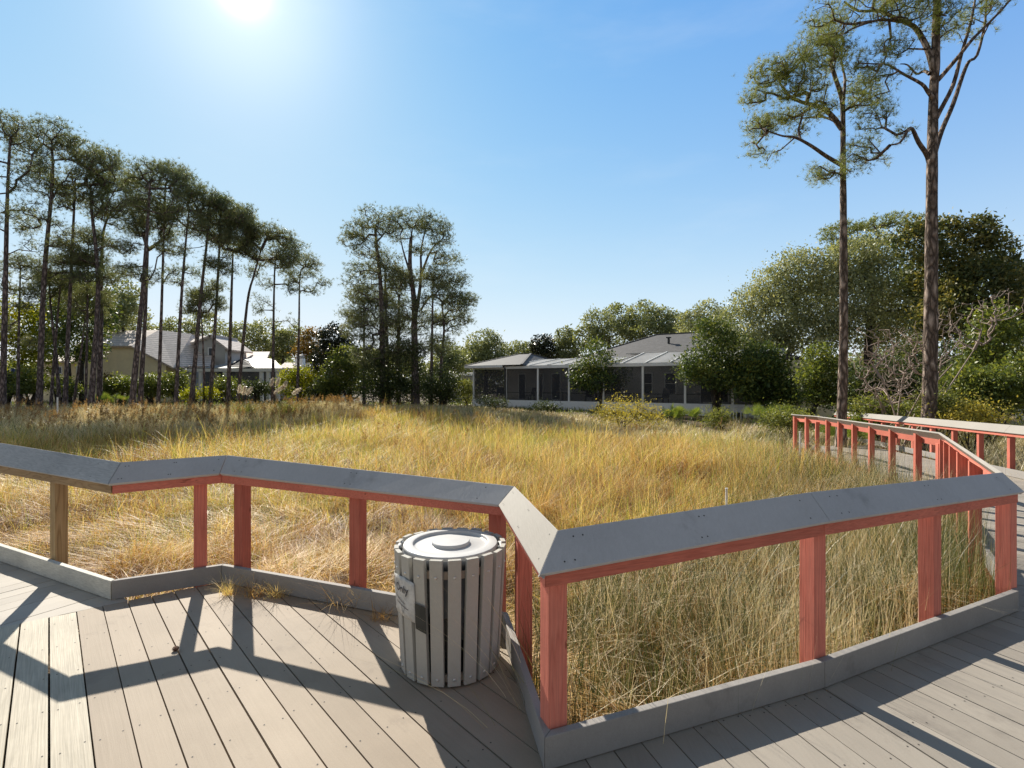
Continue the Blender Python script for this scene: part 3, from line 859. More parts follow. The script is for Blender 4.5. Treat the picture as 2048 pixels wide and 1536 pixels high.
# ------------------------------------------------------------------ trees
def grow(trunk, tips, r_tip, r_exp=0.42, zpen=0.7, droop=0.0, rnd=None, step=0.6, wig=0.12):
    """joins every tip to the nearest limb so far; returns branches [(points, radii)] and tip directions"""
    rnd = rnd or random
    P = [Vector(p) for p in trunk]; parent = [-1] + list(range(len(trunk)-1))
    n0 = len(P)
    arr = np.zeros((n0 + len(tips)*14, 3)); arr[:n0] = [tuple(p) for p in P]
    tr = arr[:n0].copy()
    T = np.asarray(tips)
    dtr = np.min(np.linalg.norm(T[:, None, :] - tr[None, :, :], axis=2), axis=1)
    order = np.argsort(dtr)
    chains, dirs = [], np.zeros_like(T)
    cnt = n0
    plen = np.zeros(len(arr))
    for ti in order:
        t = T[ti]
        dv = t[None, :] - arr[:cnt]
        dist = np.linalg.norm(dv, axis=1) + zpen*np.maximum(0, -dv[:, 2] + 0.15*np.linalg.norm(dv[:, :2], axis=1)) + 0.12*plen[:cnt]
        j = int(np.argmin(dist))
        a = Vector(arr[j]); b = Vector(t); L = (b-a).length
        k = max(1, min(12, int(L/step)))
        prev = j; ch = [j]
        side = Vector((rnd.gauss(0,1), rnd.gauss(0,1), rnd.gauss(0,.6)))*L*wig
        for s in range(1, k+1):
            f = s/k
            p = a.lerp(b, f) + side*math.sin(f*math.pi)*0.6 + Vector((0,0,1))*(math.sin(f*math.pi)*L*(0.10 - droop*0.2))
            if s < k: p += Vector((rnd.gauss(0,1), rnd.gauss(0,1), rnd.gauss(0,1)))*L*0.025
            arr[cnt] = p; plen[cnt] = plen[prev] + L/k; parent.append(prev); P.append(p); ch.append(cnt); prev = cnt; cnt += 1
        chains.append(ch)
        dd = P[-1] - P[parent[-1]]
        dirs[ti] = dd.normalized() if dd.length > 1e-6 else (0,0,1)
    load = np.zeros(cnt)
    for ch in chains: load[ch[-1]] += 1
    for i in range(cnt-1, -1, -1):
        if parent[i] >= 0: load[parent[i]] += load[i]
    out = []
    for ch in chains:
        pts = [P[i] for i in ch]
        rad = [r_tip*max(1, load[i])**r_exp for i in ch]
        rad[0] = min(rad[0], rad[1]*1.25) if len(rad) > 1 else rad[0]
        out.append((pts, rad))
    return out, dirs

def blob_points(blobs, n, rnd, shell=0.5, flat=0.0):
    """points in ellipsoids (centre, radii); shell pulls them outward"""
    vol = np.array([b[1][0]*b[1][1]*b[1][2] for b in blobs])**0.72
    pick = rnd.choice(len(blobs), n, p=vol/vol.sum())
    c = np.array([b[0] for b in blobs])[pick]; r = np.array([b[1] for b in blobs])[pick]
    d = rnd.normal(size=(n,3)); d /= np.linalg.norm(d, axis=1)[:, None]
    rad = rnd.random(n)**(1/3*(1-shell))
    p = d*rad[:, None]
    if flat: p[:, 2] = np.where(p[:, 2] < 0, p[:, 2]*(1-flat), p[:, 2])
    return c + p*r

def unit(v): return v/np.maximum(1e-9, np.linalg.norm(v, axis=1))[:, None]

def tuft_mesh(cen, dirs, K, L, wd, rnd, spread=0.9):
    n = len(cen)
    c = np.repeat(cen, K, 0); d = np.repeat(dirs, K, 0)
    v = unit(d*0.75 + rnd.normal(size=(n*K,3))*spread*0.55)
    L_ = L*(0.65 + 0.5*rnd.random(n*K))[:, None]
    s = unit(np.cross(v, rnd.normal(size=(n*K,3))))*wd*0.5
    V = np.stack([c - s, c + s, c + v*L_], 1).reshape(-1, 3)
    return V, np.arange(n*K*3).reshape(-1, 3)

def leaf_mesh(cen, size, rnd, asp=0.5, up=0.35, dirs=None):
    n = len(cen)
    v = rnd.normal(size=(n,3)); v[:, 2] += 0.15
    if dirs is not None: v = v + dirs*0.8
    v = unit(v)
    nn = rnd.normal(size=(n,3)); nn[:, 2] += up*2
    s = unit(np.cross(v, nn))
    L = (size*(0.6 + 0.8*rnd.random(n)))[:, None]
    fold = unit(np.cross(v, s))*L*0.08
    V = np.stack([cen, cen + v*L*0.5 + s*L*asp*0.5 + fold, cen + v*L, cen + v*L*0.5 - s*L*asp*0.5 + fold], 1).reshape(-1, 3)
    return V, np.arange(n*4).reshape(-1, 4)

def tubes_mesh(name, branches, mat, parent, n=5, trunk=None, tn=10):
    mb = MB()
    if trunk: mb.tube(trunk[0], trunk[1], tn, caps=True)
    for pts, rad in branches: mb.tube(pts, rad, n, caps=False)
    return mb.build(name, mat, parent, smooth=True)

def smooth_path(pts, m=4):
    pts = [Vector(p) for p in pts]; out = []
    for i in range(len(pts)-1):
        p0 = pts[max(0,i-1)]; p1 = pts[i]; p2 = pts[i+1]; p3 = pts[min(len(pts)-1,i+2)]
        for k in range(m):
            t = k/m
            out.append(0.5*((2*p1) + (p2-p0)*t + (2*p0-5*p1+4*p2-p3)*t*t + (-p0+3*p1-3*p2+p3)*t**3))
    out.append(pts[-1]); return out

def pine(label, d, trunk, wpx, blobs, ntip=150, tufts=6, K=9, L=0.22, wd=0.02, group=None, mat='needle_far', bark='bark_far', seed=1, limbs=(), rtip=0.012, tspread=0.22, low=(), flat=0.5, name="pine_tree", shell=0.35):
    rnd = np.random.default_rng(seed); rr = random.Random(seed)
    k = d/F
    base = W(trunk[0][0], trunk[0][1], d); base.z = float(gz(base.x, base.y)) - 0.05
    pts = [base] + [W(x, y, d + rr.uniform(-.15,.15)) for x, y in trunk if W(x,y,d).z > base.z + 0.5]
    path = smooth_path(pts, 4)
    r0 = wpx*k/2; tot = len(path)-1
    zt = path[-1].z
    rad = []
    for i, p in enumerate(path):
        f = min(1.0, max(0.0, (p.z - base.z)/max(0.1, zt - base.z)))
        rad.append(max(0.03, r0*(1 - 0.62*f**1.3)*(1 + 0.35*math.exp(-(p.z-base.z)/0.5)) * (1 + rr.uniform(-.04,.04))))
    root = empty(name, base, label, "pine tree", group)
    loc = base
    B = []
    for (px, py, rx, ry) in blobs:
        dd = d + rr.uniform(-1,1)*rx*k*0.7
        B.append((np.array(W(px, py, dd)), np.array([rx*k, rx*k*0.9, ry*k])))
    tips = blob_points(B, ntip, rnd, shell, flat)
    if low:
        pass
    start = int(tot*0.42)
    skel = [p for p in path[start:]]
    br = []
    for lm in limbs:
        lp = smooth_path([W(x, y, d + (z if True else 0)) for x, y, z in lm['p']], 3)
        lr = [lm['r']*k/2*(1 - 0.75*i/(len(lp)-1)) for i in range(len(lp))]
        br.append((lp, lr)); 
    # limbs join the skeleton before the twigs
    allnodes = skel + [p for lp, _ in br for p in lp[2:]]
    b2, dirs = grow(allnodes, tips, rtip, zpen=0.6, rnd=rr)
    br += b2
    off = lambda P: [p - loc for p in P]
    tubes_mesh("trunk", [(off(p), r) for p, r in br], M[bark], root, 5, (off(path), rad), 12)
    c = np.repeat(tips, tufts, 0); dv = np.repeat(dirs, tufts, 0)
    c = c + rnd.normal(size=c.shape)*tspread*np.array([1,1,0.6])
    dv = unit(dv*0.7 + rnd.normal(size=dv.shape)*0.6 + np.array([0,0,0.45]))
    V, Fc = tuft_mesh(c, dv, K, L, wd, rnd)
    np_mesh("crown", V - np.array(loc), Fc, M[mat], root)
    return root

# the row of pines before the tan house: trunk (picture points), trunk width, crown top, half width, crown bottom
ROW = [
 (31, [(6,790),(11,560),(15,386),(20,290)], 13, (18,226), 62, 400, "thick pine at the left end of the row, crown cut by the picture edge"),
 (33, [(36,790),(38,640),(41,537)], 7, (44,508), 40, 610, "short thin pine between the two leftmost tall pines of the row"),
 (32, [(79,796),(88,560),(105,365),(104,300)], 13, (106,240), 66, 420, "tall pine second among the thick trunks from the left end"),
 (34, [(103,790),(118,600),(128,524)], 7, (132,505), 36, 590, "thin pine leaning right just beside the second thick trunk"),
 (35, [(117,775),(110,690),(101,610),(99,560)], 8, (98,545), 30, 600, "thin pine leaning left behind the second thick trunk"),
 (33, [(131,790),(142,545),(148,421),(150,360)], 10, (158,272), 60, 450, "slim straight pine between second and third thick trunks"),
 (35, [(150,790),(164,690),(175,600)], 6, (178,570), 30, 640, "small thin pine at the foot of slim straight pine"),
 (34, [(172,785),(175,620),(177,490)], 6, (178,450), 36, 560, "very thin upright pine left of the curved thick trunk"),
 (33, [(183,796),(196,600),(192,500),(183,420),(181,370)], 13, (196,302), 64, 440, "thick pine with curved trunk and dark crown, third among the thick trunks"),
 (35, [(199,785),(202,640),(205,480),(218,430)], 12, (232,330), 52, 470, "straight thick pine close behind the curved trunk, forking to the right"),
 (32, [(265,800),(278,660),(287,567),(297,421),(300,370)], 13, (304,322), 60, 450, "big dark pine with leaning trunk in front of the tan gable wall"),
 (35, [(281,795),(290,640),(296,500)], 11, (310,400), 44, 490, "pine whose trunk stands close behind the big leaning one"),
 (34, [(317,800),(323,620),(329,421),(331,370)], 8, (336,322), 46, 440, "slim pine just right of the twin leaning trunks, high crown"),
 (34, [(352,800),(362,610),(370,502),(378,421)], 9, (380,358), 44, 470, "pine before the house dormer, trunk leaning slightly right"),
 (35, [(382,806),(400,610),(412,500),(419,440)], 11, (424,380), 46, 500, "thicker leaning pine before the porch, right of the dormer pine"),
 (36, [(409,790),(406,690),(402,622)], 6, (402,580), 28, 640, "thin short pine crossing behind the leaning porch pine"),
 (36, [(421,800),(432,620),(440,472),(440,430)], 9, (446,394), 46, 500, "upright pine before the torn porch screen"),
 (37, [(456,804),(462,620),(466,502)], 10, (474,425), 44, 520, "pine with ivy dark base before the porch posts"),
 (38, [(477,790),(494,610),(508,550),(522,500)], 9, (528,448), 54, 545, "pine with strongly bowed trunk curving right, near the row end"),
 (40, [(546,790),(547,650),(549,550),(551,520)], 8, (556,478), 40, 600, "slender pine with hanging lower limb, second from right end of the row"),
 (42, [(595,795),(598,650),(599,567),(602,540)], 7, (606,505), 38, 600, "last pine at right end of the row, small round open crown"),
]
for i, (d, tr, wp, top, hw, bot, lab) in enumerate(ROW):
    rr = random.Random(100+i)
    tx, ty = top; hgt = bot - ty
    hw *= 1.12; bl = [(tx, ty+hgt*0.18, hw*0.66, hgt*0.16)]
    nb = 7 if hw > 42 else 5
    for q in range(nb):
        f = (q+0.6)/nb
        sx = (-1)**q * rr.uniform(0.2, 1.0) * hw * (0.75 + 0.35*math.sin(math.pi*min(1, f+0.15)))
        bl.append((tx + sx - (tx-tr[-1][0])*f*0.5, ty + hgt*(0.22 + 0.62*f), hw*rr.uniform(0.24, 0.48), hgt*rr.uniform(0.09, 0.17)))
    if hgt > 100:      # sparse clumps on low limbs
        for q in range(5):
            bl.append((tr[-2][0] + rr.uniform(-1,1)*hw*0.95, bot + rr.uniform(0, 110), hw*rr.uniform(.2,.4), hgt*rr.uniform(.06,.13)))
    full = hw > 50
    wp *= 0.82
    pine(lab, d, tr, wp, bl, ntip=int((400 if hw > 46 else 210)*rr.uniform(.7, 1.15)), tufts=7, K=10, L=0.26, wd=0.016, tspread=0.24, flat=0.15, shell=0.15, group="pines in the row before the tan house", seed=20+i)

MID = [
 (40, [(766,785),(764,660),(761,567),(754,499),(750,450)], 13, [(748,440,38,22),(716,462,28,20),(775,455,22,22),(705,480,22,14),(735,500,32,20),(725,545,36,22),(768,540,30,20),(745,590,40,22),(715,620,30,18),(765,640,34,18),(700,575,18,14),(718,662,30,22),(755,690,34,28),(735,715,30,24)], 330, "left tall pine of the middle clump, broad ragged crown"),
 (41, [(778,790),(772,640),(770,540)], 9, [(775,520,24,20),(790,560,26,22),(765,610,30,22),(790,640,24,18)], 110, "slim pine close beside the left tall pine of the middle clump"),
 (40, [(831,790),(829,690),(828,600),(820,536),(822,475)], 16, [(825,440,44,20),(862,455,36,20),(800,470,24,16),(885,480,22,16),(850,500,30,10),(895,520,26,16),(840,560,26,18),(800,560,26,24),(815,620,26,24),(850,640,26,22),(840,690,34,28),(808,705,28,26)], 320, "biggest pine of the middle clump with pale forked limbs and domed crown"),
 (39, [(862,790),(864,680),(866,567)], 7, [(868,548,22,16),(885,570,18,14),(850,600,16,12),(880,640,18,10)], 70, "thin straight pine right of the biggest middle trunk"),
 (39, [(883,790),(882,730),(888,661),(884,611)], 8, [(890,590,32,20),(915,610,30,18),(930,600,22,14),(905,560,26,18),(925,640,20,12),(880,640,18,12),(910,660,16,8),(885,690,26,22)], 180, "outermost right pine of the middle clump with crooked trunk and low boughs"),
 (42, [(797,790),(797,680),(798,592)], 10, [(800,560,24,20),(790,600,26,20),(812,650,26,20),(785,660,24,18)], 110, "pine standing behind between the two big middle trunks"),
 (42, [(728,790),(728,690),(728,605)], 6, [(722,590,26,20),(708,630,24,16),(735,640,22,18),(700,650,14,10)], 110, "short pine at left edge of the middle clump"),
]
for i, (d, tr, wp, bl, nt_, lab) in enumerate(MID):
    lims = []
    if i == 2:
        lims = [{'r': 9, 'p': [(829,640,0),(838,590,0.2),(842,545,0.4),(842,500,0.5),(852,455,0.4)]}, {'r': 6, 'p': [(842,550,0.4),(862,500,0.2),(885,478,0.2)]}, {'r': 5, 'p': [(842,620,.2),(860,594,.3),(890,590,.3),(930,600,.3)]}, {'r': 5, 'p': [(824,560,-.2),(806,500,-.4),(800,470,-.4)]}]
    pine(lab, d, tr, wp, [(x_, y_, a_*1.12, b_*1.12) for x_, y_, a_, b_ in bl], ntip=int(nt_*2.5), tufts=7, K=10, L=0.26, wd=0.017, tspread=0.24, shell=0.2, group="pines in the middle clump", seed=60+i, limbs=lims, flat=0.1)

# the two tall pines at the right, close by
pine("tall slim pine at right, straight bare trunk and one-sided crown to the left", 15.7,
     [(1682,872),(1687,700),(1687,480),(1686,330),(1686,253),(1684,200),(1672,160),(1662,130)], 19,
     [(1510,195,22,24),(1540,150,38,26),(1585,130,40,28),(1640,110,40,28),(1620,165,40,22),(1575,185,30,14),(1680,110,24,40),
      (1520,255,28,20),(1550,240,34,16),(1600,232,36,16),(1510,300,22,18),(1545,315,24,12),(1600,265,24,10),(1650,215,24,16),
      (1655,352,30,14),(1632,345,16,14),(1690,345,20,12),(1725,175,34,24),(1740,200,26,14),(1705,215,18,12),(1660,60,40,26),(1625,85,30,18)],
     ntip=760, tufts=5, K=15, L=0.18, wd=0.007, mat='needle', bark='bark', seed=5, rtip=0.0075, tspread=0.13, flat=0.25,
     limbs=[{'r': 11, 'p': [(1684,258,0),(1660,228,0.1),(1634,212,0.3),(1602,204,0.4),(1577,190,0.5),(1561,168,0.5),(1555,142,0.4)]},
            {'r': 9, 'p': [(1682,330,0),(1653,313,-0.2),(1621,291,-0.4),(1590,275,-0.6),(1565,272,-0.7),(1535,262,-0.8)]},
            {'r': 6, 'p': [(1684,250,0),(1647,234,0.6),(1610,236,1.0),(1580,240,1.2)]},
            {'r': 7, 'p': [(1686,205,0),(1690,160,0.2),(1684,130,0.3),(1682,95,0.3)]},
            {'r': 5, 'p': [(1690,222,0),(1716,200,0.3),(1740,182,0.4)]},
            {'r': 5, 'p': [(1688,355,0),(1670,345,-.3),(1650,352,-.5)]}], group=None)
pine("taller thicker pine at right with forking limbs reaching out of the picture top", 14.3,
     [(1858,845),(1860,760),(1862,620),(1863,480),(1864,348),(1867,190),(1871,126),(1872,60),(1876,-40),(1880,-120)], 26,
     [(1745,245,34,30),(1770,225,24,16),(1725,290,28,18),(1752,320,24,18),(1715,315,22,16),(1760,190,22,12),(1800,270,16,12),
      (1740,120,34,24),(1775,105,30,22),(1800,90,26,20),(1760,150,30,16),(1715,135,20,20),(1830,140,16,16),
      (1640,30,36,16),(1660,60,30,14),(1700,20,44,18),(1740,35,34,14),(1790,20,44,22),(1840,30,40,24),(1880,20,40,26),(1870,75,22,30),(1900,60,20,20),
      (1930,55,24,20),(1960,20,36,22),(2000,0,26,16),(1945,75,16,10),(1850,-60,90,40),(1760,-50,80,36),(1940,-60,80,40),(1990,40,16,10)],
     ntip=820, tufts=5, K=15, L=0.18, wd=0.007, mat='needle', bark='bark', seed=6, rtip=0.0075, tspread=0.13, flat=0.25,
     limbs=[{'r': 11, 'p': [(1862,345,0),(1855,313,-.1),(1837,285,-.2),(1824,258,-.3),(1815,262,-.5),(1800,285,-.6),(1780,290,-.7)]},
            {'r': 9, 'p': [(1868,200,0),(1855,183,-.1),(1843,168,-.2),(1808,149,-.3),(1776,130,-.4),(1755,128,-.4)]},
            {'r': 7, 'p': [(1859,148,0),(1848,142,0.3),(1833,148,0.5),(1815,130,0.6),(1800,128,0.7)]},
            {'r': 14, 'p': [(1869,150,0),(1862,120,0),(1850,88,0.2),(1828,54,0.3),(1793,38,0.3),(1758,22,0.4),(1717,22,0.4),(1688,3,0.5)]},
            {'r': 7, 'p': [(1808,44,0.3),(1760,40,-.2),(1710,55,-.4),(1680,72,-.5)]},
            {'r': 10, 'p': [(1869,168,0),(1884,152,0),(1919,111,-.3),(1945,79,-.4),(1980,44,-.5),(2020,0,-.6),(2040,-40,-.6)]},
            {'r': 10, 'p': [(1866,250,0),(1880,222,0),(1906,171,-.2),(1922,111,-.2),(1940,50,-.1),(1950,0,0),(1955,-50,0)]},
            {'r': 11, 'p': [(1864,330,0),(1871,300,0),(1884,260,0.2),(1906,209,0.3),(1925,152,0.4),(1938,123,0.5),(1954,111,0.5),(1968,57,0.5),(1972,19,0.5),(1975,-30,.5)]}])

# ------------------------------------------------------------------ broad-leaved trees and bushes
def btree(name, label, cat, d, base, blobs, mat, nleaf, size, wpx=10, stems=1, ntip=60, bark='bark_oak', seed=1, group=None, asp=0.5, shell=0.45, spread=0.3, up=0.35, deep=1.0, crown="crown", top=0.45):
    rnd = np.random.default_rng(seed); rr = random.Random(seed); k = d/F
    b = W(base[0], base[1], d); b.z = float(gz(b.x, b.y)) - 0.04
    B = []
    for (px, py, rx, ry) in blobs:
        dd = d + rr.uniform(-0.6, 0.6)*rx*k
        c = W(px, py, dd)
        B.append((np.array(c), np.array([rx*k, rx*k*0.95*deep, ry*k])))
    cen = np.mean([x[0] for x in B], axis=0)
    root = empty(name, b, label, cat, group)
    tips = blob_points(B, ntip, rnd, 0.2)
    br = []; nodes = []
    for s in range(stems):
        o = Vector((rr.uniform(-1,1), rr.uniform(-1,1), 0))*(0.05 + 0.12*(stems > 1))
        e = Vector(cen) + Vector((rr.uniform(-1,1), rr.uniform(-1,1), 0))*(0.15 if stems == 1 else 0.6)
        e.z = b.z + (cen[2]-b.z)*(0.75 + rr.uniform(0,.2))
        mid = (b+o).lerp(e, 0.5) + Vector((rr.uniform(-1,1), rr.uniform(-1,1), 0))*0.12*(e-b).length*0.5
        path = smooth_path([b+o, mid, e], 4)
        r0 = wpx*k/2/math.sqrt(stems)*(1.3 if stems > 1 else 1)
        br.append((path, [r0*(1.15 - 0.75*i/(len(path)-1)) for i in range(len(path))]))
        nodes += path[max(1, int(len(path)*top)):]
    b2, dirs = grow(nodes, tips, max(0.008, 0.006*d/20), zpen=0.4, rnd=rr, step=0.5)
    br += b2
    tubes_mesh("trunk" if stems == 1 else "stems", [([p - b for p in P], r) for P, r in br], M[bark], root, 5)
    nA = int(nleaf*0.45); tipc = tips[rnd.integers(0, ntip, nA)] + rnd.normal(size=(nA,3))*spread*np.array([1,1,0.75])
    shl = blob_points(B, nleaf - nA, rnd, shell) + rnd.normal(size=(nleaf-nA,3))*spread*0.35
    c = np.concatenate([tipc, shl])
    V, Fc = leaf_mesh(c, size, rnd, asp, up)
    np_mesh(crown, V - np.array(b), Fc, M[mat], root)
    return root
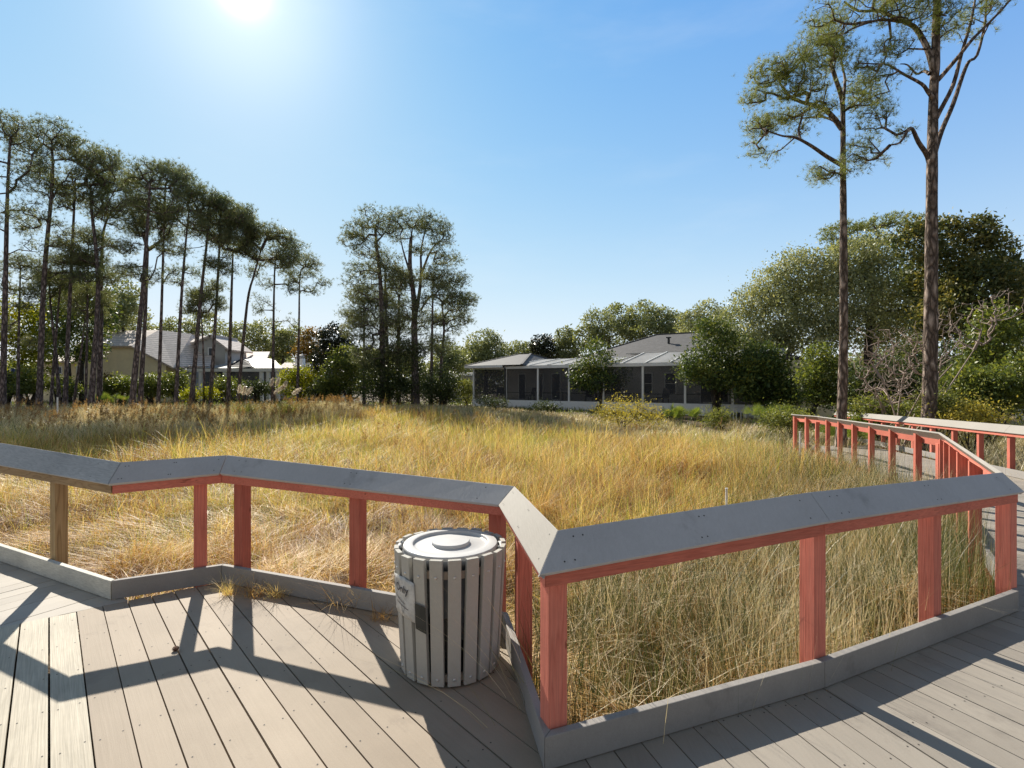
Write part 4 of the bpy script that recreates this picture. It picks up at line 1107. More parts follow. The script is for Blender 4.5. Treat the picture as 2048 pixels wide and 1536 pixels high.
TREES = [
 # name, label, cat, d, base, blobs, mat, nleaf, size, kwargs
 ("leafy_tree", "yellow-green sunlit tree behind the leftmost pines", "tree", 41, (40,780), [(20,640,50,50),(60,660,45,50),(15,700,50,50),(70,715,45,40),(95,690,25,30)], 'lime', 5200, 0.24, dict(ntip=70, deep=.6)),
 ("magnolia_tree", "glossy green magnolia between left pines, hiding the tan wall's corner", "magnolia tree", 38, (165,790), [(150,620,45,45),(190,600,38,40),(205,640,30,36),(150,690,50,36),(190,690,28,30)], 'magnolia', 6500, 0.22, dict(ntip=80, deep=.7)),
 ("magnolia_tree", "leafy dark magnolia deep behind the slim straight pine", "magnolia tree", 44, (140,790), [(120,610,34,34),(150,580,30,30),(110,650,36,40),(175,570,24,26),(90,690,30,34)], 'magnolia', 7000, 0.24, dict(ntip=70)),
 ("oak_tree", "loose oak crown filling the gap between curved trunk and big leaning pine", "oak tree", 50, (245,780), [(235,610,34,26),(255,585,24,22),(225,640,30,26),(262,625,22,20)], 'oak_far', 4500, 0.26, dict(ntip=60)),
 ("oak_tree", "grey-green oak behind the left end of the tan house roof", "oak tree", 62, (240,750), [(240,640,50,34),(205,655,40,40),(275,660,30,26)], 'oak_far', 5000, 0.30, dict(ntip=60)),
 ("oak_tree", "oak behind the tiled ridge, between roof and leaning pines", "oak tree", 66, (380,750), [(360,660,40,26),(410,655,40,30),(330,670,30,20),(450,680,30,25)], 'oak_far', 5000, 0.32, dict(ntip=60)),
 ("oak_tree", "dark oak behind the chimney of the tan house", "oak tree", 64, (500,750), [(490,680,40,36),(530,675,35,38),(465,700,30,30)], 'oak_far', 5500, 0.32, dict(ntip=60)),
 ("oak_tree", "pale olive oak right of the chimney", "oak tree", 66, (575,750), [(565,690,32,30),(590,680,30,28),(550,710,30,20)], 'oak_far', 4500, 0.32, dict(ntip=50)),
 ("leafy_tree", "small tree with rusty orange autumn leaves behind the last pine", "tree", 60, (625,750), [(622,685,26,26),(640,705,22,24),(605,705,20,20)], 'rust', 3500, 0.28, dict(ntip=50)),
 ("magnolia_tree", "nearly black magnolia left of the middle pine clump", "magnolia tree", 46, (672,790), [(668,680,26,34),(655,710,30,30),(690,705,28,36),(640,730,18,20)], 'magnolia_dark', 6000, 0.24, dict(ntip=60)),
 ("leafy_tree", "round bright green bush-tree at foot of the middle pines", "tree", 42, (700,800), [(695,725,36,34),(675,750,34,34),(715,760,34,36),(660,775,24,24)], 'shrub', 7000, 0.20, dict(ntip=60, stems=3)),
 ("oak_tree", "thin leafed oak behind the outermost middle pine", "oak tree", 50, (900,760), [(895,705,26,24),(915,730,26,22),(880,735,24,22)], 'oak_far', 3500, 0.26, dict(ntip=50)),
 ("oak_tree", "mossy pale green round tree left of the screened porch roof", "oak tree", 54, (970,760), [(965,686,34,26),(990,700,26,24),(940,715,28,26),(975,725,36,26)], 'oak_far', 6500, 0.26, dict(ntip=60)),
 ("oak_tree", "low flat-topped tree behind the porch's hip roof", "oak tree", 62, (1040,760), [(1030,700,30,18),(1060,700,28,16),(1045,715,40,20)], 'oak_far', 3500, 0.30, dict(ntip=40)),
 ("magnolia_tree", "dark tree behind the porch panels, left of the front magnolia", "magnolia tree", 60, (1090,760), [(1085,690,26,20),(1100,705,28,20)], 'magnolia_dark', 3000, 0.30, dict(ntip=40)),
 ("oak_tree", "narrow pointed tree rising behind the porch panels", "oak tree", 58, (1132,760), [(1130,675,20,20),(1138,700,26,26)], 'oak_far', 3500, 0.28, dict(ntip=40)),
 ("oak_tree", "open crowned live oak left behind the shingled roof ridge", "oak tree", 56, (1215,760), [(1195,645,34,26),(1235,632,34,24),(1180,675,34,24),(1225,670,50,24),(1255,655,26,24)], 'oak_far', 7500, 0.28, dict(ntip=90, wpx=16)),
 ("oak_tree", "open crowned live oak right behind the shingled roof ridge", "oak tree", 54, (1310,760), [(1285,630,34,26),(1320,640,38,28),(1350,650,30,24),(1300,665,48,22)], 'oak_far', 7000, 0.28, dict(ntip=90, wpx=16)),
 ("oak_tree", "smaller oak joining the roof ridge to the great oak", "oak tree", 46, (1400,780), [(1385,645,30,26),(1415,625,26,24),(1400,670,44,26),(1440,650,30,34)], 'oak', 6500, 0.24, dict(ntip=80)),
 ("magnolia_tree", "small glossy magnolia before the screened porch middle bays", "magnolia tree", 33, (1198,800), [(1195,712,34,30),(1172,742,34,24),(1222,742,36,26),(1195,760,48,22),(1160,760,20,16),(1238,765,18,14),(1190,690,18,14)], 'magnolia', 6500, 0.17, dict(ntip=80, stems=3, wpx=8, asp=0.42)),
 ("magnolia_tree", "larger multi-stemmed magnolia before the porch's right end", "magnolia tree", 28.5, (1432,838), [(1430,680,44,36),(1465,705,44,40),(1395,725,36,30),(1440,745,56,36),(1480,750,36,36),(1375,745,20,18),(1420,655,26,18)], 'magnolia', 12000, 0.17, dict(ntip=110, stems=5, wpx=13, asp=0.42)),
 ("magnolia_tree", "shadowy magnolia with pale trunk right of the multi-stemmed one", "magnolia tree", 27, (1524,830), [(1520,725,36,40),(1550,750,34,40),(1505,775,30,30),(1560,790,36,26)], 'magnolia', 8000, 0.18, dict(ntip=80, wpx=12)),
 ("oak_tree", "great grey-olive live oak, left half of the mass behind the slim pine", "oak tree", 32, (1600,815), [(1470,650,40,40),(1510,605,44,38),(1555,570,46,40),(1600,545,44,42),(1560,630,60,50),(1620,610,56,50),(1490,690,44,34),(1610,670,60,40),(1540,690,50,34),(1590,520,26,20)], 'oak', 30000, 0.17, dict(ntip=240, wpx=24, spread=0.48)),
 ("oak_tree", "great live oak right half, filling the gap between both tall trunks", "oak tree", 30, (1750,810), [(1660,545,44,44),(1710,520,50,44),(1755,500,40,34),(1700,590,60,50),(1765,560,60,50),(1810,590,50,50),(1730,650,70,46),(1800,660,56,46),(1670,660,40,40),(1850,620,40,40)], 'oak', 32000, 0.17, dict(ntip=240, wpx=22, spread=0.48)),
 ("magnolia_tree", "tall bronze-leaved magnolia at the right edge above bare branches", "magnolia tree", 25, (1940,820), [(1835,490,40,36),(1830,455,20,18),(1890,470,34,34),(1955,470,34,36),(1985,510,40,44),(1880,550,60,56),(1960,580,70,60),(2020,560,30,40),(1900,630,60,46),(2000,640,50,40),(1960,445,18,14),(1895,445,16,14)], 'magnolia_brown', 26000, 0.19, dict(ntip=220, wpx=16, spread=0.32)),
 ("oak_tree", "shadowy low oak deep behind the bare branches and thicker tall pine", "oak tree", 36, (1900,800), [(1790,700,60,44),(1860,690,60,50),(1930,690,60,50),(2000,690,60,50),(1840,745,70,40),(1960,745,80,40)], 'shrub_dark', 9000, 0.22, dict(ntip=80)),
 ("oak_tree", "hazy thin oak just inside the right picture edge", "oak tree", 34, (2060,800), [(2050,570,26,40),(2065,620,40,50),(2090,580,50,50)], 'oak', 5000, 0.2, dict(ntip=60)),
 ("leafy_tree", "small sunlit tree with leaning pale trunk left of the slim pine", "tree", 23, (1610,826), [(1640,715,32,24),(1660,745,36,28),(1622,750,26,22),(1655,785,36,26),(1625,785,22,18)], 'shrub', 7500, 0.14, dict(ntip=70, wpx=12)),
 ("shrub", "leafy green shrub climbing among bare branches at the right edge", "shrub", 17.5, (1985,830), [(1985,640,34,32),(2010,680,36,36),(1960,690,32,30),(2000,735,44,34),(1950,735,36,28)], 'shrub', 8000, 0.12, dict(ntip=90, stems=3, wpx=8)),
 ("shrub", "broad glossy green shrub mass below the right edge tree", "shrub", 16, (1960,850), [(1920,765,36,28),(1960,775,40,34),(2005,780,44,40),(2045,750,34,46),(1905,790,26,20),(2050,800,36,34)], 'shrub', 11000, 0.11, dict(ntip=110, stems=5, wpx=7)),
 ("shrub", "pale green rounded shrub at foot of the thicker tall pine", "shrub", 14.6, (1880,850), [(1880,812,28,20),(1862,822,20,14),(1900,822,22,16)], 'shrub_pale', 6000, 0.07, dict(ntip=70, stems=4, wpx=5)),
 ("shrub", "yellowing low shrub behind the pale walkway cap", "shrub", 14.0, (1945,860), [(1935,832,32,16),(1965,838,30,14),(1915,840,24,12),(1955,818,10,10)], 'golden', 5000, 0.065, dict(ntip=60, stems=5, wpx=5)),
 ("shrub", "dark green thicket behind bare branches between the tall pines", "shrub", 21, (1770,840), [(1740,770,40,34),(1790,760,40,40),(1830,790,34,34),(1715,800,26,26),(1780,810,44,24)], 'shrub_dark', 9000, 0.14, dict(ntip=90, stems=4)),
 ("shrub", "grey-green low shrub behind walkway rail right of the slim pine", "shrub", 17.5, (1740,850), [(1735,815,34,20),(1775,822,34,18),(1820,826,26,16)], 'shrub_pale', 5000, 0.09, dict(ntip=60, stems=4, wpx=5)),
 ("shrub", "airy golden yellow shrub flowering in front of the screened porch", "shrub", 24, (1245,850), [(1238,802,11,12),(1222,818,26,12),(1265,816,22,14),(1295,824,24,10),(1250,834,60,12),(1205,830,22,10),(1310,836,22,8),(1280,806,8,8)], 'golden', 5200, 0.075, dict(ntip=90, stems=6, wpx=4)),
 ("shrub", "pale green shrub at the far end of walkway rail", "shrub", 19.5, (1585,850), [(1575,835,34,12),(1545,842,26,10),(1600,840,20,12)], 'shrub_pale', 4500, 0.075, dict(ntip=60, stems=5, wpx=4)),
 ("shrub", "small grey-green shrub below the multi-stemmed magnolia", "shrub", 24, (1440,850), [(1440,832,18,12),(1428,840,20,10)], 'shrub_pale', 2500, 0.08, dict(ntip=40, stems=4, wpx=4)),
 ("shrub", "dark shrub at the porch wall's foot, left of the front magnolia", "shrub", 32, (1090,825), [(1085,815,18,8),(1105,820,18,7)], 'shrub_dark', 1800, 0.10, dict(ntip=30, stems=4, wpx=3)),
 ("shrub", "dark weedy shrub under the porch's left corner post", "shrub", 34, (980,815), [(970,802,20,8),(995,806,22,8)], 'shrub_dark', 1800, 0.10, dict(ntip=30, stems=4, wpx=3)),
 ("shrub", "yellow-green bush beside the porch's left corner", "shrub", 40, (932,800), [(930,775,18,16),(938,790,16,14)], 'shrub_pale', 2500, 0.13, dict(ntip=30, stems=3, wpx=4)),
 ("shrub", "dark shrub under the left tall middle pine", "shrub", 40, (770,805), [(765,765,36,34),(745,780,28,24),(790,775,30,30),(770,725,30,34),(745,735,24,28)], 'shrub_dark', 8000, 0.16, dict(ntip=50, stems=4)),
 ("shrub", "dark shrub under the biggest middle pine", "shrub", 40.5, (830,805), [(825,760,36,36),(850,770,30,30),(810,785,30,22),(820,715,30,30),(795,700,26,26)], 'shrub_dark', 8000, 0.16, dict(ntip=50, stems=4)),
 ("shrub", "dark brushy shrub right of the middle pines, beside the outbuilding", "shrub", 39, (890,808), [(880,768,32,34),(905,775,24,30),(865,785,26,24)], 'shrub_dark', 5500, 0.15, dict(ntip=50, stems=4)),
 ("shrub", "clipped yellow-green hedge bush right of the tan house", "shrub", 44, (600,800), [(580,755,22,16),(605,752,28,18),(632,758,26,18),(600,775,46,20)], 'lime', 5500, 0.17, dict(ntip=60, stems=5)),
 ("shrub", "dark green bush at the foot of the last row pine", "shrub", 42.5, (650,800), [(640,780,26,18),(660,785,24,16)], 'shrub_dark', 2600, 0.16, dict(ntip=40, stems=4)),
 ("shrub", "green bush against the tan wall, left of twin trunks", "shrub", 39, (240,795), [(238,768,22,16),(258,772,16,14),(225,778,16,10)], 'shrub', 3800, 0.16, dict(ntip=50, stems=4)),
 ("shrub", "green bush right of twin leaning trunks under the gable rake", "shrub", 39, (302,795), [(302,766,18,18),(297,780,22,12),(318,780,14,12)], 'shrub', 3500, 0.16, dict(ntip=50, stems=4)),
 ("shrub", "lush bush before the porch door of the tan house", "shrub", 39, (352,798), [(345,765,22,20),(362,760,14,18),(350,780,26,14)], 'shrub', 3500, 0.16, dict(ntip=50, stems=4)),
 ("shrub", "dark bush with bright leaves among the pine trunks before porch", "shrub", 38.5, (455,800), [(450,770,20,16),(440,785,22,12),(470,778,14,14)], 'shrub', 2800, 0.15, dict(ntip=40, stems=4)),
 ("shrub", "low bush below porch posts left of the pampas plumes", "shrub", 43, (515,795), [(505,775,22,12),(530,778,18,12)], 'shrub_dark', 2200, 0.16, dict(ntip=30, stems=4)),
 ("shrub", "reddish brown dead bush against the tan wall", "shrub", 42, (212,790), [(211,762,14,14),(218,770,12,10)], 'rust', 1600, 0.13, dict(ntip=40, stems=4)),
 ("shrub", "low sunlit shrub beside the thin leaning pines at left", "shrub", 36, (60,795), [(58,755,22,18),(75,770,18,14),(45,775,18,14)], 'shrub', 3200, 0.15, dict(ntip=40, stems=4)),
 ("shrub", "low sunlit shrub before the house corner window", "shrub", 36.5, (120,798), [(118,770,20,14),(140,778,18,12)], 'shrub', 2600, 0.15, dict(ntip=40, stems=4)),
 ("shrub", "bright low shrub under the lawn edge right of twin trunks", "shrub", 36, (405,802), [(385,788,16,8),(420,786,18,9),(375,790,14,7)], 'lime', 2000, 0.13, dict(ntip=30, stems=4)),
 ("shrub", "dark shrub under the leftmost pine", "shrub", 37, (15,800), [(10,765,24,20),(28,778,18,14)], 'shrub_dark', 2600, 0.16, dict(ntip=40, stems=4)),
]
for i, (nm, lab, cat, d, base, bl, mat, nl, sz, kw) in enumerate(TREES):
    kw = dict(kw); kw.setdefault('seed', 300+i)
    kw.setdefault('crown', 'foliage' if nm == 'shrub' else 'crown')
    grp = {'oak_tree': "live oaks round the marsh", 'magnolia_tree': "magnolias round the marsh", 'shrub': "shrubs along the marsh edge", 'leafy_tree': None}[nm]
    btree(nm, lab, cat, d, base, bl, mat, nl, sz, group=grp, **kw)
# pine tops behind the great oak
pine("broad dark green pine top showing above the great oak", 44, [(1745,800),(1745,640),(1746,520)], 18,
     [(1672,470,30,20),(1700,458,30,18),(1745,450,36,16),(1790,442,34,14),(1825,446,26,14),(1690,495,34,16),(1760,480,44,16)], ntip=260, tufts=8, K=8, L=0.28, wd=0.04, mat='needle', bark='bark_far', seed=91, flat=0.5)
# bare tangle between the tall pines
def bare(label, d, base, blobs, ntip, seed, rtip=0.007, stems=5):
    rnd = np.random.default_rng(seed); rr = random.Random(seed); k = d/F
    b = W(base[0], base[1], d); b.z = float(gz(b.x, b.y)) - 0.04
    root = empty("bare_shrub", b, label, "shrub", "bare winter shrubs")
    B = [(np.array(W(x, y, d + rr.uniform(-.4,.4))), np.array([rx*k, rx*k*0.7, ry*k])) for x, y, rx, ry in blobs]
    tips = blob_points(B, ntip, rnd, 0.3)
    nodes, br = [], []
    for s in range(stems):
        c = Vector(B[s % len(B)][0]); e = b.lerp(c, 0.7) + Vector((rr.uniform(-.3,.3), rr.uniform(-.3,.3), 0))
        p = smooth_path([b + Vector((rr.uniform(-.25,.25), rr.uniform(-.25,.25), 0)), b.lerp(e, .5) + Vector((rr.uniform(-.4,.4), 0, rr.uniform(-.2,.3))), e], 4)
        br.append((p, [0.034*(1 - .6*i/(len(p)-1)) for i in range(len(p))])); nodes += p
    b2, _ = grow(nodes, tips, rtip, rnd=rr, zpen=0.35, step=0.35, wig=0.11, r_exp=0.38)
    tubes_mesh("branches", [([p - b for p in P], r) for P, r in br + b2], M['twig'], root, 5)
bare("big bare pinkish-grey bush sprawling across the thicker tall pine", 15.2, (1800,840), [(1745,690,40,50),(1800,700,50,50),(1860,690,60,60),(1930,650,60,50),(2000,610,44,36),(1780,770,60,40),(1840,770,50,40)], 640, 71, rtip=0.0058)
bare("lower bare bush between both tall trunks, stems low and tangled", 17.0, (1770,845), [(1730,720,30,40),(1750,790,44,34),(1790,740,44,44),(1820,800,34,28)], 380, 72, stems=5, rtip=0.0055)

# palmettos: fans of stiff blades
def palmetto(label, d, base, h, nf, seed, spread=0.48):
    rnd = np.random.default_rng(seed); k = d/F
    b = W(base[0], base[1], d); b.z = float(gz(b.x, b.y)) - 0.03
    root = empty("palmetto", b, label, "palmetto", "saw palmettos at the marsh edge")
    V, Fc = [], []; mb = MB()
    for i in range(nf):
        az = rnd.uniform(0, 2*math.pi); r_ = rnd.uniform(0, spread); st = Vector((math.cos(az)*r_, math.sin(az)*r_*0.6, 0))
        tilt = rnd.uniform(0.15, 0.75); a2 = rnd.uniform(0, 2*math.pi)
        top = st + Vector((math.cos(a2)*tilt, math.sin(a2)*tilt, 1.0)).normalized()*h*rnd.uniform(0.45, 0.75)
        mb.tube([st, st.lerp(top, .5) + Vector((0,0,.04)), top], [0.012, 0.01, 0.007], 5)
        fd = (top - st).normalized(); sd = fd.cross(Vector((rnd.normal(), rnd.normal(), rnd.normal()*0.4))).normalized()
        L = h*rnd.uniform(0.38, 0.55); nb = 17
        nn = fd.cross(sd).normalized()
        for j in range(nb):
            t = (j/(nb-1) - 0.5)*2.7
            dirv = (fd*math.cos(t) + sd*math.sin(t)).normalized(); wv = dirv.cross(nn).normalized()*0.016
            p1 = top + dirv*L*0.55; p2 = top + dirv*L*(0.9 + 0.1*rnd.random()) - Vector((0,0,1))*L*0.10
            i0 = len(V); V += [top, p1 - wv + nn*.006, p2, p1 + wv + nn*.006]; Fc.append((i0, i0+1, i0+2, i0+3))
    mb.build("stalks", M['palmetto'], root)
    np_mesh("fronds", np.array([tuple(v) for v in V]), np.array(Fc), M['palmetto'], root)
palmetto("saw palmetto clump before the shadowy magnolia", 23.5, (1555,845), 1.15, 34, 1, 1.3)
palmetto("saw palmetto clump right of the slim tall pine's foot", 17.5, (1715,850), 1.05, 22, 2, 0.6)
palmetto("saw palmetto clump before the porch's right base wall", 26, (1365,842), 1.0, 24, 3, 1.2)
palmetto("saw palmetto right of the thicker pine under bare branches", 16.2, (1690,835), 1.0, 14, 4, 0.5)
palmetto("saw palmetto under the green bush by the tan wall", 35, (215,802), 1.1, 20, 5, 1.0)

# pampas grass
def pampas(label, d, base, plumes, seed):
    rnd = np.random.default_rng(seed); k = d/F
    b = W(base[0], base[1], d); b.z = float(gz(b.x, b.y)) - 0.03
    root = empty("pampas_grass", b, label, "pampas grass", "pampas grass with white plumes")
    n = 260
    az = rnd.uniform(0, 2*np.pi, n)
    V, Fc = blade_mesh(np.stack([rnd.normal(0,.25,n), rnd.normal(0,.25,n), np.zeros(n)],1), az, rnd.uniform(0.9,1.5,n), np.full(n, .022), rnd.uniform(.1,.5,n), rnd.uniform(.2,.8,n))
    np_mesh("leaves", V, Fc, M['shrub_pale'], root)
    for (px, py, px2, py2) in plumes:
        p0 = W(px, py, d) - b; p1 = W(px2, py2, d + rnd.uniform(-.3,.3)) - b
        mb = MB(); mb.tube([Vector((rnd.normal()*.1, rnd.normal()*.1, 0.1)), p0], [0.008, 0.006], 5)
        pl = mb.build("stalk", M['plume_brown'], root)
        m = 420; t = rnd.random(m)
        ax = (p1 - p0); c = np.array(p0)[None] + np.array(ax)[None]*t[:, None]
        rad = 0.11*np.sin(np.pi*np.clip(t*0.9+.1,0,1))**0.7
        dv = unit(rnd.normal(size=(m,3))); c = c + dv*rad[:, None]*rnd.random(m)[:, None]
        V, Fc = tuft_mesh(c, unit(dv*0.5 + np.array(ax.normalized())[None]*1.0), 1, 0.12, 0.02, rnd, 0.5)
        np_mesh("plume", V, Fc, M['plume_white'], pl)

# ------------------------------------------------------------------ grasses
def blade_mesh(P, az, h, wd, lean, bend, levels=4, twist=0.5, rnd=rng, vz=None):
    n = len(P); t = np.linspace(0, 1, levels)
    hz = h[:, None]*(lean[:, None]*t + bend[:, None]*t**2)
    z = h[:, None]*(t - 0.42*np.minimum(bend[:, None], 1.6)*t**2)
    if vz is not None: z = z*np.asarray(vz).reshape(-1, 1)
    ca, sa = np.cos(az)[:, None], np.sin(az)[:, None]
    cx = P[:, 0:1] + hz*ca; cy = P[:, 1:2] + hz*sa; cz = P[:, 2:3] + z
    ta = az + np.pi/2 + rnd.normal(0, twist, n)
    wv = wd[:, None]*0.5*np.maximum(0.08, 1 - t**1.6)[None]
    sx, sy = np.cos(ta)[:, None]*wv, np.sin(ta)[:, None]*wv
    V = np.stack([np.stack([cx-sx, cy-sy, cz], 2), np.stack([cx+sx, cy+sy, cz], 2)], 2)   # n,levels,2,3
    V = V.reshape(-1, 3)
    b = (np.arange(n)*levels*2)[:, None] + (np.arange(levels-1)*2)[None]
    Fc = np.stack([b, b+1, b+3, b+2], 2).reshape(-1, 4)
    return V, Fc

def vnoise(x, y, s, seed):
    r_ = np.random.default_rng(seed); g = r_.random((128,128))
    u, v = x/s + 40, y/s + 40
    i, j = np.floor(u).astype(int), np.floor(v).astype(int); fu, fv = u-i, v-j
    fu = fu*fu*(3-2*fu); fv = fv*fv*(3-2*fv)
    G = lambda a, b: g[a % 128, b % 128]
    return (G(i,j)*(1-fu)+G(i+1,j)*fu)*(1-fv) + (G(i,j+1)*(1-fu)+G(i+1,j+1)*fu)*fv

def edge_dist(x, y, full=True):
    """distance to the rail line on the marsh side"""
    pts = [A0e, A1, A2, A3, A4, A5, A6] + ([C5, C6, C7] if full else [])
    best = np.full(len(x), 1e9)
    for a, b in zip(pts[:-1], pts[1:]):
        ax, ay, bx, by = a.x, a.y, b.x, b.y
        L2 = (bx-ax)**2 + (by-ay)**2
        t = np.clip(((x-ax)*(bx-ax) + (y-ay)*(by-ay))/L2, 0, 1)
        best = np.minimum(best, np.hypot(x-(ax+t*(bx-ax)), y-(ay+t*(by-ay))))
    return best

def field_points(y0, y1, dens, margin=1.5):
    area = 0.5*((y0+y1))*2.1*(y1-y0) + 2*margin*(y1-y0)
    n = int(area*dens*1.05)
    y = np.sqrt(rng.random(n)*(y1**2-y0**2) + y0**2)
    x = (rng.random(n)*2-1)*(y*1.05 + margin)
    ok = ~inpoly(x, y, [(p[0], p[1]) for p in DECKPOLY])
    return x[ok], y[ok]

def in_field(x, y):
    """inside the open marsh (left of the walkway and short of the land)"""
    right = np.where(y < 16, 6.49 + 0.32*(y-7.6) + 0.3, 9.0 - (y-16)*0.16)
    far = np.interp(x/np.maximum(y, 1.0), [-1.1, -0.6, -0.45, -0.36, -0.2, -0.07, 0.075, 0.27, 0.5, 0.8], [17, 19, 22, 28, 30, 27, 21.5, 17.5, 16, 15])
    return (x < right) & (y < far), far

def tall(x, y):
    e = np.minimum(edge_dist(x, y, False), edge_dist(x, y)*3 + 2.2)
    return 0.26 + 0.60*np.clip((e-0.5)/5.5, 0, 1)**0.9

GV, GF, GH = [], [], []
def put(V, Fc, hue, lev):
    base = sum(len(v) for v in GV)
    GV.append(V); GF.append(Fc + base); GH.append(np.repeat(hue, lev*2))
def band(y0, y1, dens, per, wd, lev, hscale=1.0):
    """tussocks of bent blades"""
    x, y = field_points(y0, y1, dens/per)
    ok, far = in_field(x, y); x, y = x[ok], y[ok]
    nt_ = len(x)
    H = tall(x, y)*hscale*(0.75 + 0.5*rng.random(nt_))*(0.55 + 0.9*vnoise(x, y, 1.3, 5))
    green = vnoise(x, y, 1.6, 9); green2 = vnoise(x, y, 6.0, 19)
    hue_t = 0.42 + 0.55*(green-0.5) + 0.32*(green2-0.5) + rng.normal(0, .06, nt_)
    dead = rng.random(nt_) < 0.22
    hue_t = np.where(dead, 0.14, hue_t)
    fresh = (rng.random(nt_) < 0.17); hue_t = np.where(fresh, 0.82, hue_t); H = np.where(fresh, H*1.15, H)
    edge_r = (x > 0.1 + (y-3.2)*0.35) & (y < 8) & (edge_dist(x, y) < 2.4) & (rng.random(nt_) < 0.95)
    H = np.where(edge_r, H*0.25, H)
    az_t = rng.uniform(0, 2*np.pi, nt_)
    X = np.repeat(x, per); Y = np.repeat(y, per); n = len(X)
    a = rng.uniform(0, 2*np.pi, n); r_ = np.abs(rng.normal(0, 0.085 + 0.008*y0, n))
    X = X + np.cos(a)*r_; Y = Y + np.sin(a)*r_
    ok = ~inpoly(X, Y, [(p[0], p[1]) for p in DECKPOLY])
    az = np.where(rng.random(n) < 0.6, a, np.repeat(az_t, per)) + rng.normal(0, .5, n)
    h = np.repeat(H, per)*rng.uniform(0.4, 1.15, n)
    flatb = rng.random(n) < 0.36
    lean = np.where(flatb, rng.uniform(0.2, 0.7, n), np.abs(rng.normal(0.16, 0.14, n)))
    bend = np.where(flatb, rng.uniform(0.6, 1.6, n), np.abs(rng.normal(0.42, 0.35, n)))
    hue = np.repeat(hue_t, per) + rng.normal(0, .21, n) - flatb*0.10
    w_ = wd*rng.uniform(0.6, 1.4, n)
    P = np.stack([X, Y, gz(X, Y) - 0.02], 1)
    s = ok
    V, Fc = blade_mesh(P[s], az[s], h[s], w_[s], lean[s], bend[s], lev)
    put(V, Fc, np.clip(hue[s], 0, 1), lev)
band(2.6, 6.0, 1250, 30, 0.0050, 5, 0.86)
band(6.0, 10.0, 760, 26, 0.0062, 5, 0.86)
band(10.0, 18.0, 340, 20, 0.0095, 4, 0.88)
band(18.0, 31.0, 150, 14, 0.017, 4, 0.9)
# matted dead thatch close to the rails
def thatch(y0, y1, dens, wd):
    x, y = field_points(y0, y1, dens); ok, _ = in_field(x, y)
    e = edge_dist(x, y); ok &= e < 7
    x, y = x[ok], y[ok]; n = len(x)
    swirl = vnoise(x, y, 1.1, 31)*9
    lift = np.abs(rng.normal(0.05, 0.05, n)) + 0.14*vnoise(x, y, 0.7, 33)
    P = np.stack([x, y, gz(x, y) + lift], 1)
    V, Fc = blade_mesh(P, swirl + rng.normal(0, .7, n), rng.uniform(0.15, 0.38, n), wd*rng.uniform(.6, 1.4, n), rng.uniform(0.6, 1.0, n), rng.uniform(0.0, .6, n), 4, vz=rng.uniform(0.1, .6, n))
    put(V, Fc, np.clip(0.17 + 0.34*(vnoise(x, y, .9, 35)-0.35) + rng.normal(0, .12, n), 0, 1), 4)
thatch(2.4, 6.5, 750, 0.0055)
thatch(6.5, 10.5, 260, 0.008)
tag(np_mesh("marsh_grass", np.concatenate(GV), np.concatenate(GF), M['grass'], attr=np.concatenate(GH)),
    "golden marsh grass with green patches filling the open field", "grass", kind='stuff')

